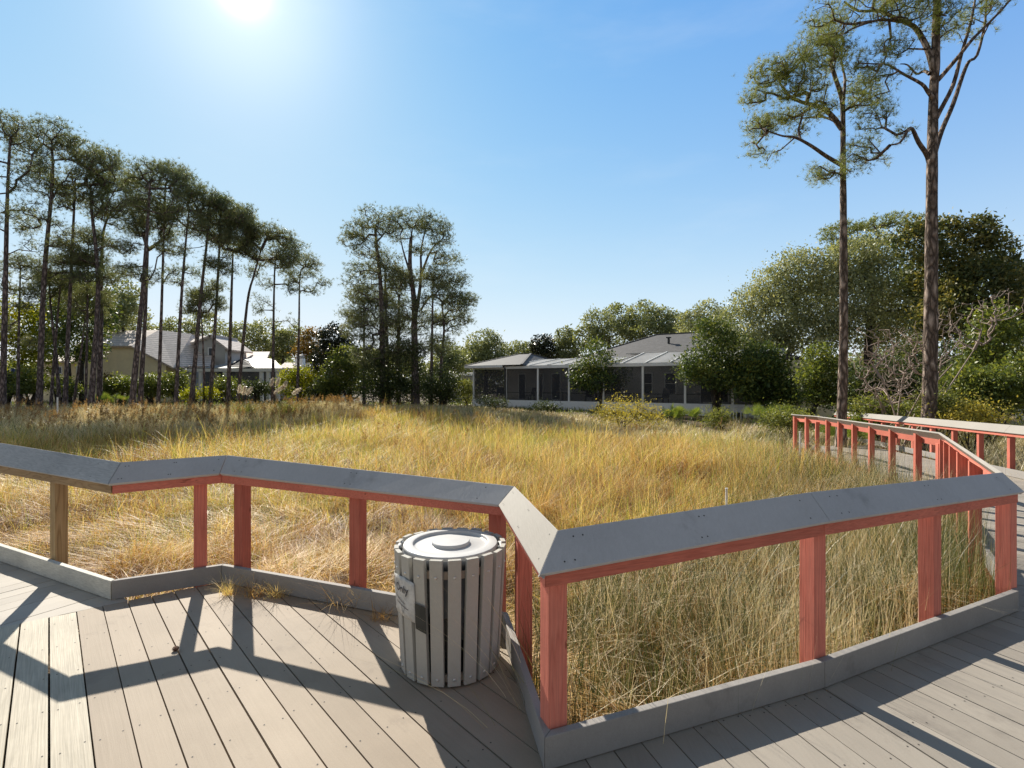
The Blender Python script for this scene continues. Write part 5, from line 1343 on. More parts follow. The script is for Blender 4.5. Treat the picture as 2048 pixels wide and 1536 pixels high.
# stiff needle rush in the corner by the right railing
def rushes():
    n = 36000
    x = rng.uniform(-0.2, 7.6, n); y = rng.uniform(2.2, 13.0, n)
    ok = ~inpoly(x, y, [(p[0], p[1]) for p in DECKPOLY]); f, _ = in_field(x, y); ok &= f
    e = edge_dist(x, y)
    keep = rng.random(n) < np.clip(1.25 - e/2.6, 0, 1)*np.where(x > 0.1 + (y-3.2)*0.35, 1, 0.12)*np.clip((vnoise(x, y, 0.6, 51)-0.1)*2.2, 0.12, 1)
    ok &= keep & (e > 0.05)
    x, y = x[ok], y[ok]; x = np.repeat(x, 3); y = np.repeat(y, 3)
    n = len(x); x = x + rng.normal(0,.035,n); y = y + rng.normal(0,.035,n)
    ok = ~inpoly(x, y, [(p[0], p[1]) for p in DECKPOLY]); x, y = x[ok], y[ok]; n = len(x)
    az = rng.uniform(0, 2*np.pi, n)
    big = vnoise(x, y, 0.8, 53)
    h = rng.uniform(0.45, 1.0, n)*(0.75 + 0.4*big)
    cal = np.clip(edge_dist(x, y)/0.6, 0.25, 1)
    lean = np.abs(rng.normal(0.26, 0.24, n))*cal; bend = np.abs(rng.normal(0.12, 0.14, n))*cal
    hue = np.clip(np.where(rng.random(n) < 0.72 - 0.7*(vnoise(x, y, .7, 55)-0.45), rng.normal(0.90, .1, n), rng.normal(0.34, .1, n)), 0, 1)
    hue = np.where((x < 1.4) & (rng.random(n) < 0.55), rng.uniform(.8, 1, n), hue)
    P = np.stack([x, y, gz(x, y) - .02], 1)
    V, Fc = blade_mesh(P, az, h, rng.uniform(0.0028, 0.0054, n), lean, bend, 4)
    # fallen straw lying across
    m = 20000
    x2 = rng.uniform(0, 7.2, m); y2 = rng.uniform(2.3, 11, m)
    ok = ~inpoly(x2, y2, [(p[0], p[1]) for p in DECKPOLY]) & (x2 > 0.1 + (y2-3.2)*0.35); f, _ = in_field(x2, y2); ok &= f & (edge_dist(x2, y2) < 2.4) & (edge_dist(x2, y2) > 0.3)
    x2, y2 = x2[ok], y2[ok]; m = len(x2)
    P2 = np.stack([x2, y2, gz(x2, y2) + rng.uniform(0.0, 0.36, m)*(0.2+1.3*vnoise(x2, y2, .6, 57))], 1)
    V2, F2 = blade_mesh(P2, 0.6 + rng.normal(0, 1.3, m), rng.uniform(0.2, 0.7, m), rng.uniform(0.003, 0.005, m), rng.uniform(0.5, 1.0, m), rng.uniform(0.0, 0.4, m), 4, vz=rng.uniform(0.05, 0.35, m))
    V = np.concatenate([V, V2]); Fc = np.concatenate([Fc, F2 + n*8])
    hue = np.concatenate([hue, np.clip(rng.normal(0.35, .12, m), 0, 1)])
    tag(np_mesh("needle_rush", V, Fc, M['rush'], attr=np.repeat(hue, 8)), "dark stiff needle rush and fallen straw between the railings at right", "rushes", kind='stuff')
rushes()
# long arching blades leaning over the kick board beside the receptacle
def arching():
    n = 46
    P = np.stack([rng.uniform(0.05, 0.26, n), rng.uniform(2.35, 3.3, n), np.full(n, -0.35)], 1)
    az = np.pi + rng.normal(0.1, .45, n)
    V, Fc = blade_mesh(P, az, rng.uniform(0.75, 1.25, n), rng.uniform(.0025,.0042,n), rng.uniform(.05,.35,n), rng.uniform(.15,.55,n), 9)
    tag(np_mesh("arching_grass", V, Fc, M['rush'], attr=np.repeat(np.clip(rng.normal(.42,.2,n),0,1), 18)), "long thin arching grass blades leaning over the board beside the receptacle", "grass", kind='stuff')
arching()
# brown feathery seed heads over the far part of the field
def plumes():
    x, y = field_points(12, 37, 0.0 + 5.5); n = len(x)
    far = in_field(x, y)[1]
    left = x/y < -0.30
    w_ = np.where(left, np.clip((y - far + 3)/2, 0, 1)*0.95, np.clip((y-10)/12, 0, 1)*0.08 + 0.02)*np.clip(vnoise(x, y, 2.0, 61)*1.8-0.2, 0, 1)
    ok = (rng.random(n) < w_) & (y < far + np.where(left, 10, 3)) & (x < 8.5 - np.clip(y-16,0,20)*.1)
    x, y = x[ok], y[ok]; n = len(x); z = gz(x, y)
    h = rng.uniform(0.8, 1.3, n)*np.where(x/y < -0.6, 1.0, 0.8)
    az = rng.normal(0.3, .8, n)
    P = np.stack([x, y, z], 1)
    lean, bend = rng.uniform(0, .12, n), rng.uniform(0, .14, n)
    V1, F1 = blade_mesh(P, az, h, np.full(n, .010), lean, bend, 4, 1.0)
    t = 0.70 + 0.30*rng.random((n, 16)); hz = h[:, None]*(lean[:, None]*t + bend[:, None]*t*t); zz = h[:, None]*(t - .42*bend[:, None]*t*t)
    c = np.stack([x[:, None] + hz*np.cos(az)[:, None], y[:, None] + hz*np.sin(az)[:, None], z[:, None] + zz], 2).reshape(-1, 3)
    V2, F2 = tuft_mesh(c + rng.normal(size=c.shape)*.018, unit(rng.normal(size=c.shape)*.5 + np.array([0.2,0,.8])), 2, 0.11, 0.014, rng, .5)
    tag(np_mesh("feathery_grass", np.concatenate([V1, V2]), [F1, F2 + len(V1)], M['plume_brown']), "brown feathery seed heads of tall grass along the far marsh edge", "grass", kind='stuff')
    # greyer-green tall sedge in the same band
    x, y = field_points(14, 38, 24); n = len(x); far = in_field(x, y)[1]
    left = x/y < -0.30
    ok = (y > far - 1.5) & (y < far + np.where(left, 12, 9)) & (x < 8.5) & ~inpoly(x, y, [(p[0], p[1]) for p in DECKPOLY])
    x, y = x[ok], y[ok]; x = np.repeat(x, 6) + rng.normal(0, .12, len(x)*6); y = np.repeat(y, 6) + rng.normal(0,.12,len(y)*6); n = len(x)
    P = np.stack([x, y, gz(x, y)], 1)
    V, Fc = blade_mesh(P, rng.uniform(0, 6.28, n), rng.uniform(.45, 1.0, n)*np.where(x/y < -0.6, 0.95, np.where(x/y < -0.3, 0.7, 0.34)), np.full(n, .022), rng.uniform(0, .3, n), rng.uniform(.1, .7, n), 4)
    hue = np.clip(rng.normal(.58, .18, n) - 0.40*vnoise(x, y, 1.8, 66), 0, 1)
    tag(np_mesh("tall_sedge", V, Fc, M['rush'], attr=np.repeat(hue, 8)), "grey-green tall sedge edging the far side of the marsh", "grass", kind='stuff')
plumes()
# land grass and litter behind the walkway and at the far bank
def bank():
    xs, ys, hs = [], [], []
    x = rng.uniform(6, 26, 16000); y = rng.uniform(6, 30, 16000)
    ok = ~inpoly(x, y, [(p[0], p[1]) for p in DECKPOLY]); f, _ = in_field(x, y); ok &= ~f & (x/y > 0.42) & (x/y < 1.12)
    x, y = x[ok], y[ok]
    x = np.repeat(x, 4) + rng.normal(0,.08,len(x)*4); y = np.repeat(y, 4) + rng.normal(0,.08,len(y)*4)
    ok = ~inpoly(x, y, [(p[0], p[1]) for p in DECKPOLY]); x, y = x[ok], y[ok]; n = len(x)
    h = rng.uniform(.2, .6, n)*np.clip(1.4 - (y-8)/22, .35, 1.2)
    hue = np.clip(0.45 + .7*(vnoise(x, y, 1.5, 71)-.5) + rng.normal(0,.15,n), 0, 1)
    V, Fc = blade_mesh(np.stack([x, y, gz(x, y)], 1), rng.uniform(0,6.28,n), h, np.full(n,.012), rng.uniform(0,.5,n), rng.uniform(.1,.9,n), 4)
    tag(np_mesh("bank_grass", V, Fc, M['rush'], attr=np.repeat(hue, 8)), "mixed green and straw grass on the bank behind the walkway", "grass", kind='stuff')
    n = 26000
    x = rng.uniform(-46, 26, n); y = rng.uniform(29, 46, n); f, far = in_field(x, y)
    ok = (y > far - 1.0); x, y = x[ok], y[ok]; n = len(x)
    V, Fc = blade_mesh(np.stack([x, y, gz(x, y)], 1), rng.uniform(0,6.28,n), rng.uniform(.1,.35,n), np.full(n,.035), rng.uniform(0,.5,n), rng.uniform(.1,.9,n), 3)
    tag(np_mesh("lawn_grass", V, Fc, M['shrub'], ), "green lawn grass on the far bank before the houses", "grass", kind='stuff')
bank()
pampas("pampas grass with five white plumes left of the yellow-green hedge", 28, (575,815), [(541,772,546,758),(552,772,558,757),(566,778,573,764),(548,788,566,772),(585,788,600,778)], 4)
pampas("smaller pampas grass with slanting white plumes between pine trunks", 28, (488,815), [(478,786,480,772),(486,790,490,774),(494,790,503,776)], 5)

# far-off wood closing the horizon
def treeline():
    n = 60000
    x = rng.uniform(-130, 130, n); dpt = 80 + rng.uniform(0, 14, n)
    hmax = 3.2 + 3.6*vnoise(x, x*0+3, 7.0, 81) + 2.0*vnoise(x, x*0+9, 2.4, 82)
    z = gz(x, dpt) + hmax*rng.random(n)**0.8
    c = np.stack([x, dpt, z], 1)
    V, Fc = leaf_mesh(c, 0.75, rng, 0.6, 0.4)
    tag(np_mesh("distant_woods", V, Fc, M['oak_far']), "low distant line of woods closing the horizon", "woods", kind='stuff')
treeline()

# ------------------------------------------------------------------ the house with the screened porch
def porch_house():
    O = Vector((-2.98, 38.5, 0.0)); ang = math.atan2(-0.543, 0.84)
    g = -0.35
    root = empty("porch_house", (O.x, O.y, 0), "low grey house with long white-framed screened porch and shingled hip roofs", "house", rz=ang)
    L = 20.8; D = 4.0; eave = 2.83; sill = 0.47
    def P(mb, nm, mat, par=root, **k): return mb.build(nm, mat, par, **k)
    mb = MB(); mb.box((0,0,g-0.2), (L,0.22,sill)); mb.box((0,0.22,g-0.2),(0.22,9,sill)); P(mb, "base_wall", M['white'])
    mb = MB(); mb.box((0.23,0.23,g), (L,D,sill-0.12)); P(mb, "porch_floor", M['stucco_grey'])
    posts = [0.0, 2.86, 5.6, 8.0, 10.45, 13.05, 15.6, 18.2, 20.6]
    for i, s in enumerate(posts):
        w_ = 0.17 if i in (1,) else 0.10
        mb = MB(); mb.box((s, 0.02, sill), (s+w_+0.02, 0.16, eave-0.12)); P(mb, "post", M['white'])
    for i, s in enumerate(posts[:-1]):
        w_ = 0.17 if i in (1,) else 0.10
        mb = MB(); mb.box((s+w_+0.023, 0.085, sill), (posts[i+1]-0.003, 0.09, eave-0.12)); P(mb, "screen", M['screen'])
        mb = MB(); mb.box((s+w_+0.023, 0.10, sill+0.52), (posts[i+1]-0.003, 0.13, sill+0.56)); P(mb, "porch_rail", M['iron'])
    mb = MB(); mb.box((2.9, -0.06, eave-0.117), (L+0.1, 0.18, eave+0.06)); P(mb, "fascia", M['white'])
    mb = MB(); mb.box((-0.45, -0.42, eave-0.02), (2.95, -0.28, eave+0.15)); mb.box((-0.45,-0.28,eave-0.02),(-0.32,9.4,eave+0.15)); P(mb, "gutter", M['white'])
    mb = MB(); mb.box((-0.3,-0.27,eave-0.05),(2.9,8.9,eave-0.02)); P(mb, "soffit", M['white'])
    mb = MB(); mb.box((2.95, -0.12, g), (3.04, -0.03, eave-0.02)); P(mb, "downpipe", M['iron'])
    # back wall with doors and windows
    mb = MB(); mb.box((0.2, D, g), (L, D+0.2, 3.0)); P(mb, "wall", M['stucco_grey'])
    mb = MB(); mb.box((0.0,0.24,sill+0.003),(0.10,D-0.01,eave-0.12)); P(mb, "side_screen", M['screen'])
    mb = MB(); mb.box((L, 0.3, g), (L+2.2, 9, 2.9)); P(mb, "wall", M['stucco_tan'])
    def opening(s0, s1, z0, z1, nm, bars=1):
        mb = MB(); t = 0.07; y0, y1 = D-0.06, D-0.003
        mb.box((s0,y0,z0),(s0+t,y1,z1)); mb.box((s1-t,y0,z0),(s1,y1,z1)); mb.box((s0+t,y0,z1-t),(s1-t,y1,z1)); mb.box((s0+t,y0,z0),(s1-t,y1,z0+t))
        for b in range(1, bars+1):
            zz = z0 + (z1-z0)*b/(bars+1); mb.box((s0+t,y0+.01,zz-.02),(s1-t,y1,zz+.02))
        f = P(mb, nm, M['white'])
        mb = MB(); mb.box((s0+t,D-0.03,z0+t),(s1-t,D-0.02,z1-t)); P(mb, "pane", M['glass'], f)
    opening(1.6, 2.3, sill-.1, 2.45, "door", 0); opening(3.3, 3.9, sill-.1, 2.45, "door", 0); opening(4.6, 5.4, sill-.1, 2.45, "door", 0)
    opening(7.0, 8.0, 1.0, 2.55, "window"); opening(11.6, 12.5, 0.9, 2.4, "window"); opening(13.3, 14.1, 0.9, 2.4, "window")
    opening(15.6, 17.4, sill-.1, 2.4, "sliding_door", 0); opening(18.4, 19.8, 0.9, 2.4, "window")
    # arched window
    mb = MB(); c = 9.35; pts = [(c + 0.85*math.cos(a), D-0.045, 1.55 + 0.85*math.sin(a)) for a in np.linspace(0, math.pi, 17)]
    outer = [(c + 0.93*math.cos(a), D-0.045, 1.55 + 0.93*math.sin(a)) for a in np.linspace(0, math.pi, 17)]
    for i in range(16):
        mb.hexa([Vector(pts[i]), Vector(outer[i]), Vector(outer[i+1]), Vector(pts[i+1])] + [Vector(q) + Vector((0,0.04,0)) for q in (pts[i], outer[i], outer[i+1], pts[i+1])])
    mb.box((c-.93, D-.045, 0.98), (c-.85, D-.005, 1.55)); mb.box((c+.85, D-.045, 0.98), (c+.93, D-.005, 1.55)); mb.box((c-.93,D-.045,.9),(c+.93,D-.005,.98))
    f = P(mb, "arched_window", M['white'])
    mb = MB(); mb.prism([(p[0], D-0.02, p[2]) for p in pts] + [(c-.85, D-.02, .98), (c+.85, D-.02, .98)][0:2], (0, 0.008, 0)); P(mb, "pane", M['glass'], f)
    # panel roof of the porch: sloped panes with ribs
    def panel_roof(s0, s1, y1, z1, ribs, hipR=False):
        mb = MB()
        mb.hexa([Vector((s0,0.0,eave+0.062)), Vector((s1,0.0,eave+0.062)), Vector((s1-(y1 if hipR else 0),y1,z1)), Vector((s0+(1.2 if not hipR else 0),y1,z1)),
                 Vector((s0,0.0,eave+0.09)), Vector((s1,0.0,eave+0.09)), Vector((s1-(y1 if hipR else 0),y1,z1+.03)), Vector((s0+(1.2 if not hipR else 0),y1,z1+.03))])
        P(mb, "roof_panel", M['panel'])
        for s in ribs:
            mb = MB(); mb.bar((s, 0.0, eave+0.115), (s+1.0*(y1/3.2), y1, z1+0.055), 0.06, 0.05); P(mb, "roof_rib", M['white'])
    panel_roof(3.2, 11.2, 2.9, eave+0.62, (3.6, 5.0, 6.4, 7.8, 9.2, 10.6))
    panel_roof(11.25, 20.8, 2.2, eave+0.80, (11.8, 13.3, 14.8, 16.3, 17.8, 19.3))
    mb = MB(); mb.box((4.4, 2.905, eave+0.62), (11.2, 3.9, eave+0.665)); mb.box((11.25, 2.205, eave+0.80), (20.8, 3.9, eave+0.845)); P(mb, "roof_panel", M['panel'])
    # shingled hip roofs
    def hip(x0, x1, y0, y1, z0, rx0, rx1, ry, z1, nm="roof"):
        mb = MB()
        a = [Vector((x0,y0,z0)),Vector((x1,y0,z0)),Vector((x1,y1,z0)),Vector((x0,y1,z0)),Vector((rx0,ry,z1)),Vector((rx1,ry,z1))]
        mb.add(a, [(0,1,5,4),(1,2,5),(2,3,4,5),(3,0,4),(3,2,1,0)])
        o = P(mb, nm, M['shingle'])
        mb = MB()
        for p, q in ((0,4),(1,5),(2,5),(3,4),(4,5)): mb.bar(a[p]+Vector((0,0,.02)), a[q]+Vector((0,0,.02)), .16, .05)
        P(mb, "ridge_cap", M['shingle'], o)
        return o
    hip(-0.44, 4.6, -0.40, 9.4, eave+0.155, 1.5, 2.6, 4.2, eave+1.2)
    r2 = hip(4.95, 21.5, 3.92, 15.5, eave+0.30, 11.0, 14.4, 9.6, 5.55)
    mb = MB(); zz = eave + 0.3 + (5.55-eave-.3)*0.62; mb.tube([(12.6, 7.45, zz-.15), (12.6, 7.45, zz+0.42)], 0.09, 10); mb.box((12.45,7.3,zz+.40),(12.75,7.6,zz+.48)); P(mb, "vent_pipe", M['iron'], r2)
    return root, O, ang
ph, PO, PA = porch_house()
def on_porch(s, t, z): 
    return Vector((PO.x + 0.84*s + 0.543*t, PO.y - 0.543*s + 0.84*t, z))
# porch furniture seen dimly through the screens
def chair(label, s, t, rz):
    root = empty("patio_chair", on_porch(s, t, 0.35), label, "chair", "patio chairs behind the porch screens", PA + rz)
    mb = MB(); mb.box((-.27,-.27,.38),(.27,.27,.44)); mb.build("seat", M['iron'], root)
    mb = MB(); mb.hexa([Vector(v) for v in ((-.27,.25,.44),(.27,.25,.44),(.27,.29,.44),(-.27,.29,.44),(-.25,.38,1.0),(.25,.38,1.0),(.25,.42,1.0),(-.25,.42,1.0))]); mb.build("backrest", M['iron'], root)
    for sx in (-.24,.24):
        for sy in (-.24,.24):
            mb = MB(); mb.box((sx-.02,sy-.02,0),(sx+.02,sy+.02,.378)); mb.build("leg", M['iron'], root)
        mb = MB(); mb.bar((sx,-.25,.62),(sx,.30,.64),.05,.03); mb.build("armrest", M['iron'], root)
def table(label, s, t):
    root = empty("patio_table", on_porch(s, t, 0.35), label, "table", None, PA)
    mb = MB(); mb.lathe([(0,.70),(.55,.70),(.56,.715),(.55,.73),(0,.73)], 24); mb.build("tabletop", M['iron'], root)
    mb = MB(); mb.tube([(0,0,.02),(0,0,.698)], .04, 8); mb.lathe([(0,0),(.3,0),(.28,.03),(0,.05)], 20); mb.build("pedestal", M['iron'], root)
chair("dark patio chair in the porch's first bay from the left", 1.6, 1.3, 0.4)
chair("dark patio chair in the second porch bay, before the doors", 4.3, 1.2, -0.5)
chair("dark patio chair under the arched window bay", 9.0, 1.2, 0.3)
chair("dark patio chair right of the front magnolia", 14.0, 1.2, -0.4)
chair("dark patio chair before the sliding door", 17.2, 1.1, 0.2)
table("round patio table in the third porch bay", 6.9, 1.4)
table("round patio table near the porch's right end", 16.3, 1.5)

# low outbuilding roof left of the porch
def outbuilding():
    c = W(916, 752, 52)
    root = empty("outbuilding", (c.x, c.y, float(gz(c.x, c.y))), "low shed with flat pale roof left of the screened porch", "shed")
    z = c.z - root.location.z
    mb = MB(); mb.hexa([Vector(v) for v in ((-1.75,-1,z-.06),(1.75,-1,z-.06),(1.75,2,z+.32),(-1.75,2,z+.32),(-1.75,-1,z+.03),(1.75,-1,z+.03),(1.75,2,z+.41),(-1.75,2,z+.41))]); mb.build("roof", M['panel'], root)
    mb = MB(); mb.box((-1.6,-.8,0),(1.6,1.8,z-.07)); mb.build("wall", M['stucco_grey'], root)
    mb = MB(); mb.box((-1.2,-.83,.5),(1.2,-.803,z-.4)); mb.build("window", M['glass'], root)
outbuilding()

# ------------------------------------------------------------------ the tan house behind the left pines
def tan_house():
    d0 = 46.0; k = d0/F
    O = Vector(((206-1024)*k, d0, 0)); g = 0.15
    root = empty("tan_house", O, "tan stucco house with pale tiled roofs, gabled dormer and chimney behind the row of pines", "house")
    X = lambda px: (px-206)*k
    Z = lambda py: HC - (py-YH)*k
    def P(mb, nm, mat, par=root, **kw): return mb.build(nm, mat, par, **kw)
    # main block: tall wall with the rake of the roof falling to the right
    xl, xr = X(60), X(338)
    mb = MB(); mb.prism([(X(150),0,g-.3),(X(332),0,g-.3),(X(332),0,Z(728)),(X(268),0,Z(694)),(X(222),0,Z(690)),(X(150),0,Z(690))], (0,8,0)); P(mb, "wall", M['stucco_tan'])
    mb = MB(); mb.prism([(X(70),0.6,g-.3),(X(150)-.01,0.6,g-.3),(X(150)-.01,0.6,Z(720)),(X(70),0.6,Z(722))], (0,6,0)); P(mb, "side_wall", M['stucco_tan'])
    for a, b in ((98,112),(148,160)):
        mb = MB(); x0, x1, z0, z1 = X(a)-.1, X(b)+.1, Z(748), Z(732); yy = 0.54 if a < 140 else -0.06
        if a >= 140: x0 += .35; x1 += .35
        mb.box((x0,yy,z0),(x1,yy+.05,z0+.09)); mb.box((x0,yy,z1-.09),(x1,yy+.05,z1)); mb.box((x0,yy,z0+.09),(x0+.09,yy+.05,z1-.09)); mb.box((x1-.09,yy,z0+.09),(x1,yy+.05,z1-.09))
        f = P(mb, "window", M['white']); mb = MB(); mb.box((x0+.09,yy+.02,z0+.09),(x1-.09,yy+.03,z1-.09)); P(mb, "pane", M['glass'], f)
    # hip face towards the viewer on the left, long plane to the right
    def slab(vs, nm="roof", mat='tile', th=0.16):
        vs = [Vector(v) for v in vs]; mb = MB(); n_ = (vs[1]-vs[0]).cross(vs[2]-vs[0]).normalized()
        if n_.z < 0: vs.reverse(); n_ = -n_
        mb.prism([v - n_*th for v in vs], n_*th); return P(mb, nm, M[mat])
    slab([(X(150),-.35,Z(692)),(X(268),-.35,Z(692)),(X(253),4.2,Z(650)),(X(165),4.2,Z(652))])
    slab([(X(268)+.02,-.38,Z(692)),(X(352),-.38,Z(735)),(X(385),6.0,Z(722)),(X(300),6.0,Z(655)),(X(253)+.02,4.2,Z(650))])
    slab([(X(60),0.2,Z(722)),(X(150)-.03,0.2,Z(722)),(X(150)-.03,5,Z(700)),(X(60),5,Z(702))])
    slab([(X(253),4.25,Z(650)),(X(300),6.05,Z(655)),(X(372),8,Z(664)),(X(372),12,Z(690)),(X(165),12,Z(690)),(X(165),4.25,Z(652))])
    # upper roof and dormer
    slab([(X(286),4.6,Z(675)),(X(330),4.6,Z(676)),(X(368),6.4,Z(660)),(X(288),6.4,Z(657))])
    mb = MB(); mb.prism([(X(330),4.2,Z(730)),(X(398),4.2,Z(730)),(X(398),4.2,Z(690)),(X(370),4.2,Z(662)),(X(330),4.2,Z(678))], (0,4,0)); P(mb, "dormer", M['stucco_grey'])
    slab([(X(366),3.9,Z(660)),(X(410),3.9,Z(693)),(X(410),8.6,Z(693)),(X(366),8.6,Z(660))])
    slab([(X(372),3.9,Z(660)),(X(326),3.9,Z(679)),(X(326),8.6,Z(679)),(X(372),8.6,Z(660))])
    mb = MB(); x0, x1, z0, z1 = X(361), X(374), Z(709), Z(688)
    mb.box((x0,4.12,z0),(x1,4.19,z0+.1)); mb.box((x0,4.12,z1-.1),(x1,4.19,z1)); mb.box((x0,4.12,z0+.1),(x0+.1,4.19,z1-.1)); mb.box((x1-.1,4.12,z0+.1),(x1,4.19,z1-.1))
    f = P(mb, "window", M['white']); mb = MB(); mb.box((x0+.1,4.14,z0+.1),(x1-.1,4.15,z1-.1)); P(mb, "pane", M['glass'], f)
    # lower roof steps down right, with the screened porch below
    slab([(X(318),1.2,Z(732)),(X(402),1.2,Z(731)),(X(372),4.1,Z(706)),(X(318),4.1,Z(700))])
    slab([(X(395),5.5,Z(722)),(X(470),5.5,Z(722)),(X(440),9.5,Z(690)),(X(385),9.5,Z(690))])
    mb = MB(); mb.box((X(330),1.5,g-.3),(X(362),5,Z(735))); P(mb, "wall", M['stucco_grey'])
    mb = MB(); mb.box((X(360),6,g-.3),(X(630),6.3,Z(732))); P(mb, "back_wall", M['stucco_grey'])
    for px in (392, 441, 515, 529, 548):
        mb = MB(); mb.box((X(px)-.14,.6,g-.3),(X(px)+.14,.88,Z(743))); P(mb, "porch_post", M['white'])
    mb = MB(); mb.box((X(360),.5,Z(743)),(X(562),.95,Z(737))); P(mb, "porch_beam", M['white'])
    for a, b in ((394,440),(443,514),(517,528),(531,547)):
        mb = MB(); mb.box((X(a)+.12,.7,g),(X(b)-.12,.71,Z(743)-.003)); P(mb, "screen", M['screen'])
    slab([(X(398),.5,Z(735.5)),(X(560),.5,Z(735.5)),(X(490),5.6,Z(712)),(X(450),5.6,Z(708))], "porch_roof", 'panel', .06)
    # torn dark screen patch and white edge
    mb = MB(); mb.prism([(X(448),.42,Z(734)),(X(502),.42,Z(734)),(X(478),1.9,Z(722)),(X(460),1.9,Z(716))], (0,-0.02,0.05)); P(mb, "torn_screen", M['dark'])
    mb = MB(); mb.bar((X(478),1.85,Z(721)),(X(503),.40,Z(734.5)),.14,.10); P(mb, "roof_edge", M['white'])
    # right wing
    slab([(X(470),7,Z(742)),(X(640),7,Z(742)),(X(612),10,Z(718)),(X(470),10,Z(716))])
    mb = MB(); mb.prism([(X(470),7.4,g-.3),(X(628),7.4,g-.3),(X(628),7.4,Z(741)),(X(470),7.4,Z(741))], (0,4,0)); P(mb, "wall", M['stucco_tan'])
    mb = MB(); mb.prism([(X(608),7.2,Z(738)),(X(622),9.9,Z(720)),(X(622)+.8,11,Z(738))], (.1,0,0)); P(mb, "gable", M['stucco_tan'])
    mb = MB(); mb.box((X(513),8.2,Z(728)),(X(530),9,Z(708))); ch = P(mb, "chimney", M['white'])
    mb = MB(); mb.lathe([(0.42,Z(708)+.003),(0.44,Z(704)),(0.33,Z(700)),(0.0,Z(698))], 16, cx=X(521.5), cy=8.6); P(mb, "chimney_cap", M['panel'], ch)
    # doors of the porch
    mb = MB()
    for px in (363, 372, 381, 390):
        mb.box((X(px)-.05,5.9,g),(X(px)+.05,5.97,Z(742)))
    mb.box((X(362),5.9,Z(742)),(X(391),5.97,Z(740))); f = P(mb, "glazed_door", M['iron'])
tan_house()

# white stucco house corner at the right edge
def edge_house():
    d0 = 27.0; k = d0/F
    root = empty("white_house", ((2058-1024)*k, d0, -0.2), "corner of a pale two-storey house with tiled eave at the right edge", "house", rz=-R(46))
    z1 = HC - (640-YH)*k + 0.2
    mb = MB(); mb.box((-0.5,0,-.3),(8,7,z1)); mb.build("wall", M['white'], root)
    mb = MB(); mb.prism([(-1.0,-.6,z1+.02),(8,-.6,z1+.02),(8,3.5,z1+1.7),(1.5,3.5,z1+1.7)], (0,0,.14)); mb.build("roof", M['tile'], root)
    mb = MB(); mb.box((-1.0,-.62,z1-.12),(8,-.5,z1+.015)); mb.build("gutter", M['white'], root)
edge_house()

# ------------------------------------------------------------------ small things
def stake(label, px, py0, py1, d, r=0.02):
    p = W(px, py1, d); z0 = float(gz(p.x, d))-.1
    mb = MB(); mb.tube([(0,0,0),(0,0,p.z - z0)], r, 8)
    mb.tube([(0,0,p.z-z0),(0,0,p.z-z0+.012)], r*1.25, 8)
    o = mb.build("marker_stake", M['white'], None, smooth=False); o.location = (p.x, d, z0)
    tag(o, label, "stake", "white marker stakes")
stake("thin white marker stake in tall grass before the left pines", 115, 830, 795, 25.0, .035)
stake("white marker stake in the golden grass above the right railing", 1453, 1000, 978, 6.4, .014)
stake("white marker stake in the grass beside the receding walkway rail", 1600, 900, 864, 12.5, .02)
def flag():
    d = 37.5; p = W(22, 735, d); g = float(gz(p.x, p.y))
    root = empty("garden_flag", (p.x, p.y, g), "small striped red and white flag with blue corner between left pine trunks", "flag")
    h = p.z - g
    mb = MB(); mb.tube([(0,0,0),(0,0,h)], .02, 8); mb.build("pole", M['white'], root)
    red_m, white_m, blue_m = mat_plain("flag_red", (.45,.04,.05), .8), mat_plain("flag_white", (.75,.74,.72), .8), mat_plain("flag_blue", (.03,.05,.18), .8)
    mb = MB(); nx, nz = 10, 7
    for i in range(nx):
        for j in range(nz):
            q = [Vector((0.02+.09*(i+a), .05*math.sin((i+a)*.9), h-.02-.085*(j+b)-.04*(i+a))) for a, b in ((0,0),(1,0),(1,1),(0,1))]
            mb.add(q, [(0,1,2,3)], 2 if (i < 4 and j < 4) else j % 2)
    mb.build("cloth", [red_m, white_m, blue_m], root)
flag()
def pipes():
    p = WG(1478, 826, -0.3); d = 27.5; p = W(1478, 812, d); g = float(gz(p.x, p.y))
    root = empty("pool_equipment", (p.x, p.y, g), "white bent pipes with dark pump beside the magnolia stems", "pump")
    mb = MB(); mb.tube([(-.3,0,0),(-.3,0,.65),(-.25,0,.7),(.3,0,.72),(.35,0,.66),(.35,0,.1)], .03, 8); mb.tube([(-.1,.1,0),(-.1,.1,.5),(.15,.1,.52),(.15,.1,.05)], .03, 8); mb.build("pipes", M['white'], root)
    mb = MB(); mb.tube([(-.2,.35,.2),(.3,.35,.2)], .18, 12); mb.box((-.3,.2,0),(.4,.5,.05)); mb.build("pump", M['iron'], root)
pipes()
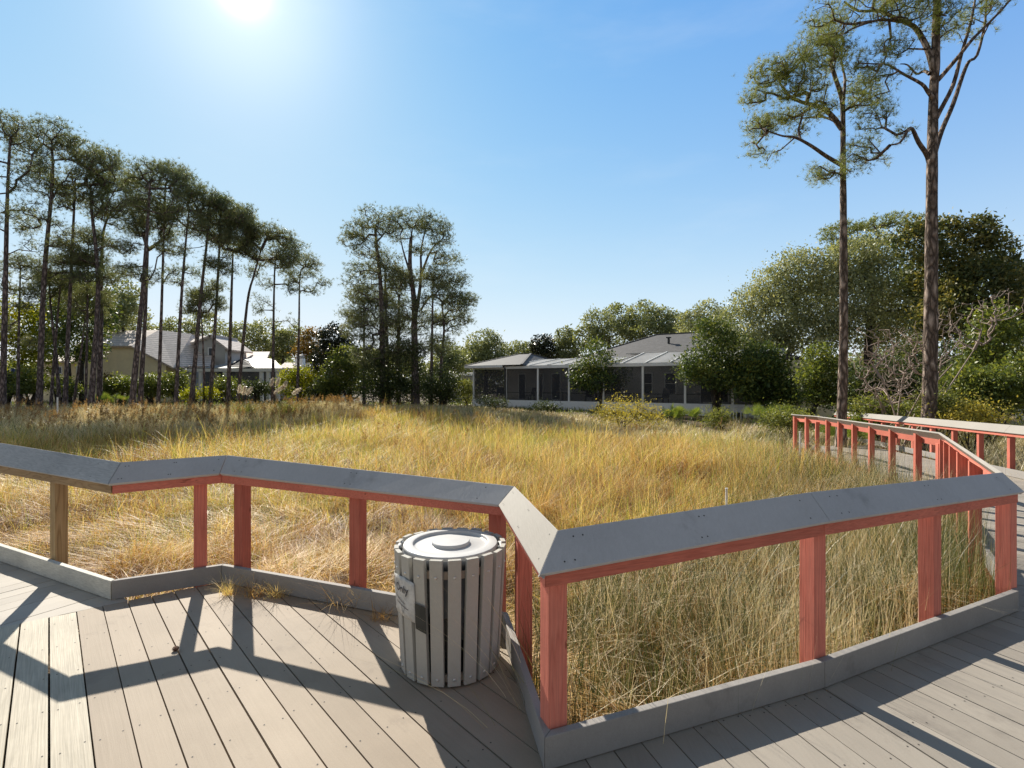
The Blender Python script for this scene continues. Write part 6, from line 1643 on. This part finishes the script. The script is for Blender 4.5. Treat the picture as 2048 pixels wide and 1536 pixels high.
def cone(label, px, py):
    p = WG(px, py, 0)
    mb = MB(); n = 9
    mb.lathe([(0.0,0.002),(0.011,0.004),(0.017,0.014),(0.014,0.026),(0.0,0.036)], 14)
    for i in range(60):
        f = i/60; a = i*2.4; r_ = 0.017*math.sin(math.pi*(0.12+.8*f))+.003; z = 0.004 + f*0.03
        c = Vector((r_*math.cos(a), r_*math.sin(a), z)); o = Vector((math.cos(a), math.sin(a), .35)); s = Vector((-math.sin(a), math.cos(a), 0))
        mb.add([c - s*.0045, c + s*.0045, c + o*.009 + s*.003, c + o*.009 - s*.003, c + Vector((0,0,.003))], [(0,1,2,3),(0,3,4),(1,4,2)])
    o = mb.build("pine_cone", mat_plain("cone_brown", (.16,.075,.04), .8, .3, 60), None)
    o.location = p; o.scale = (.72,.72,.72); tag(o, label, "pine cone")
cone("small brown pine cone lying on the platform boards", 351, 1302)
def sprig(label, px, py, n, h, hue, seed, spread=.03, lean=.5, z=0.0):
    r_ = np.random.default_rng(seed); p = WG(px, py, z)
    P = np.stack([r_.normal(0,spread,n), r_.normal(0,spread*.5,n), np.zeros(n)],1)
    V, Fc = blade_mesh(P, r_.uniform(0,6.28,n), r_.uniform(.4,1,n)*h, r_.uniform(.0015,.003,n), np.abs(r_.normal(lean,.35,n)), r_.uniform(0,.9,n), 5)
    o = np_mesh("grass_tuft", V, Fc, M['grass'], attr=np.repeat(np.clip(r_.normal(hue,.12,n),0,1), 10)); o.location = p
    tag(o, label, "grass tuft", "grass tufts growing through the deck edge")
sprig("grass tuft with green blades at the rail corner, leftmost on the deck edge", 456, 1190, 96, 0.20, .5, 1)
sprig("dry brown grass tuft lying along the kick board, middle of the group", 510, 1192, 128, 0.18, .22, 2, .06, .8)
sprig("yellowish dry tuft right of the second red post's foot", 556, 1196, 80, 0.19, .42, 3)
sprig("sprawling dry weed stems on deck beside the third red post", 690, 1212, 73, 0.28, .15, 4, .08, 1.1)
sprig("orange dry tuft on the deck just left of the receptacle", 765, 1240, 73, 0.16, .18, 5, .05, .8)
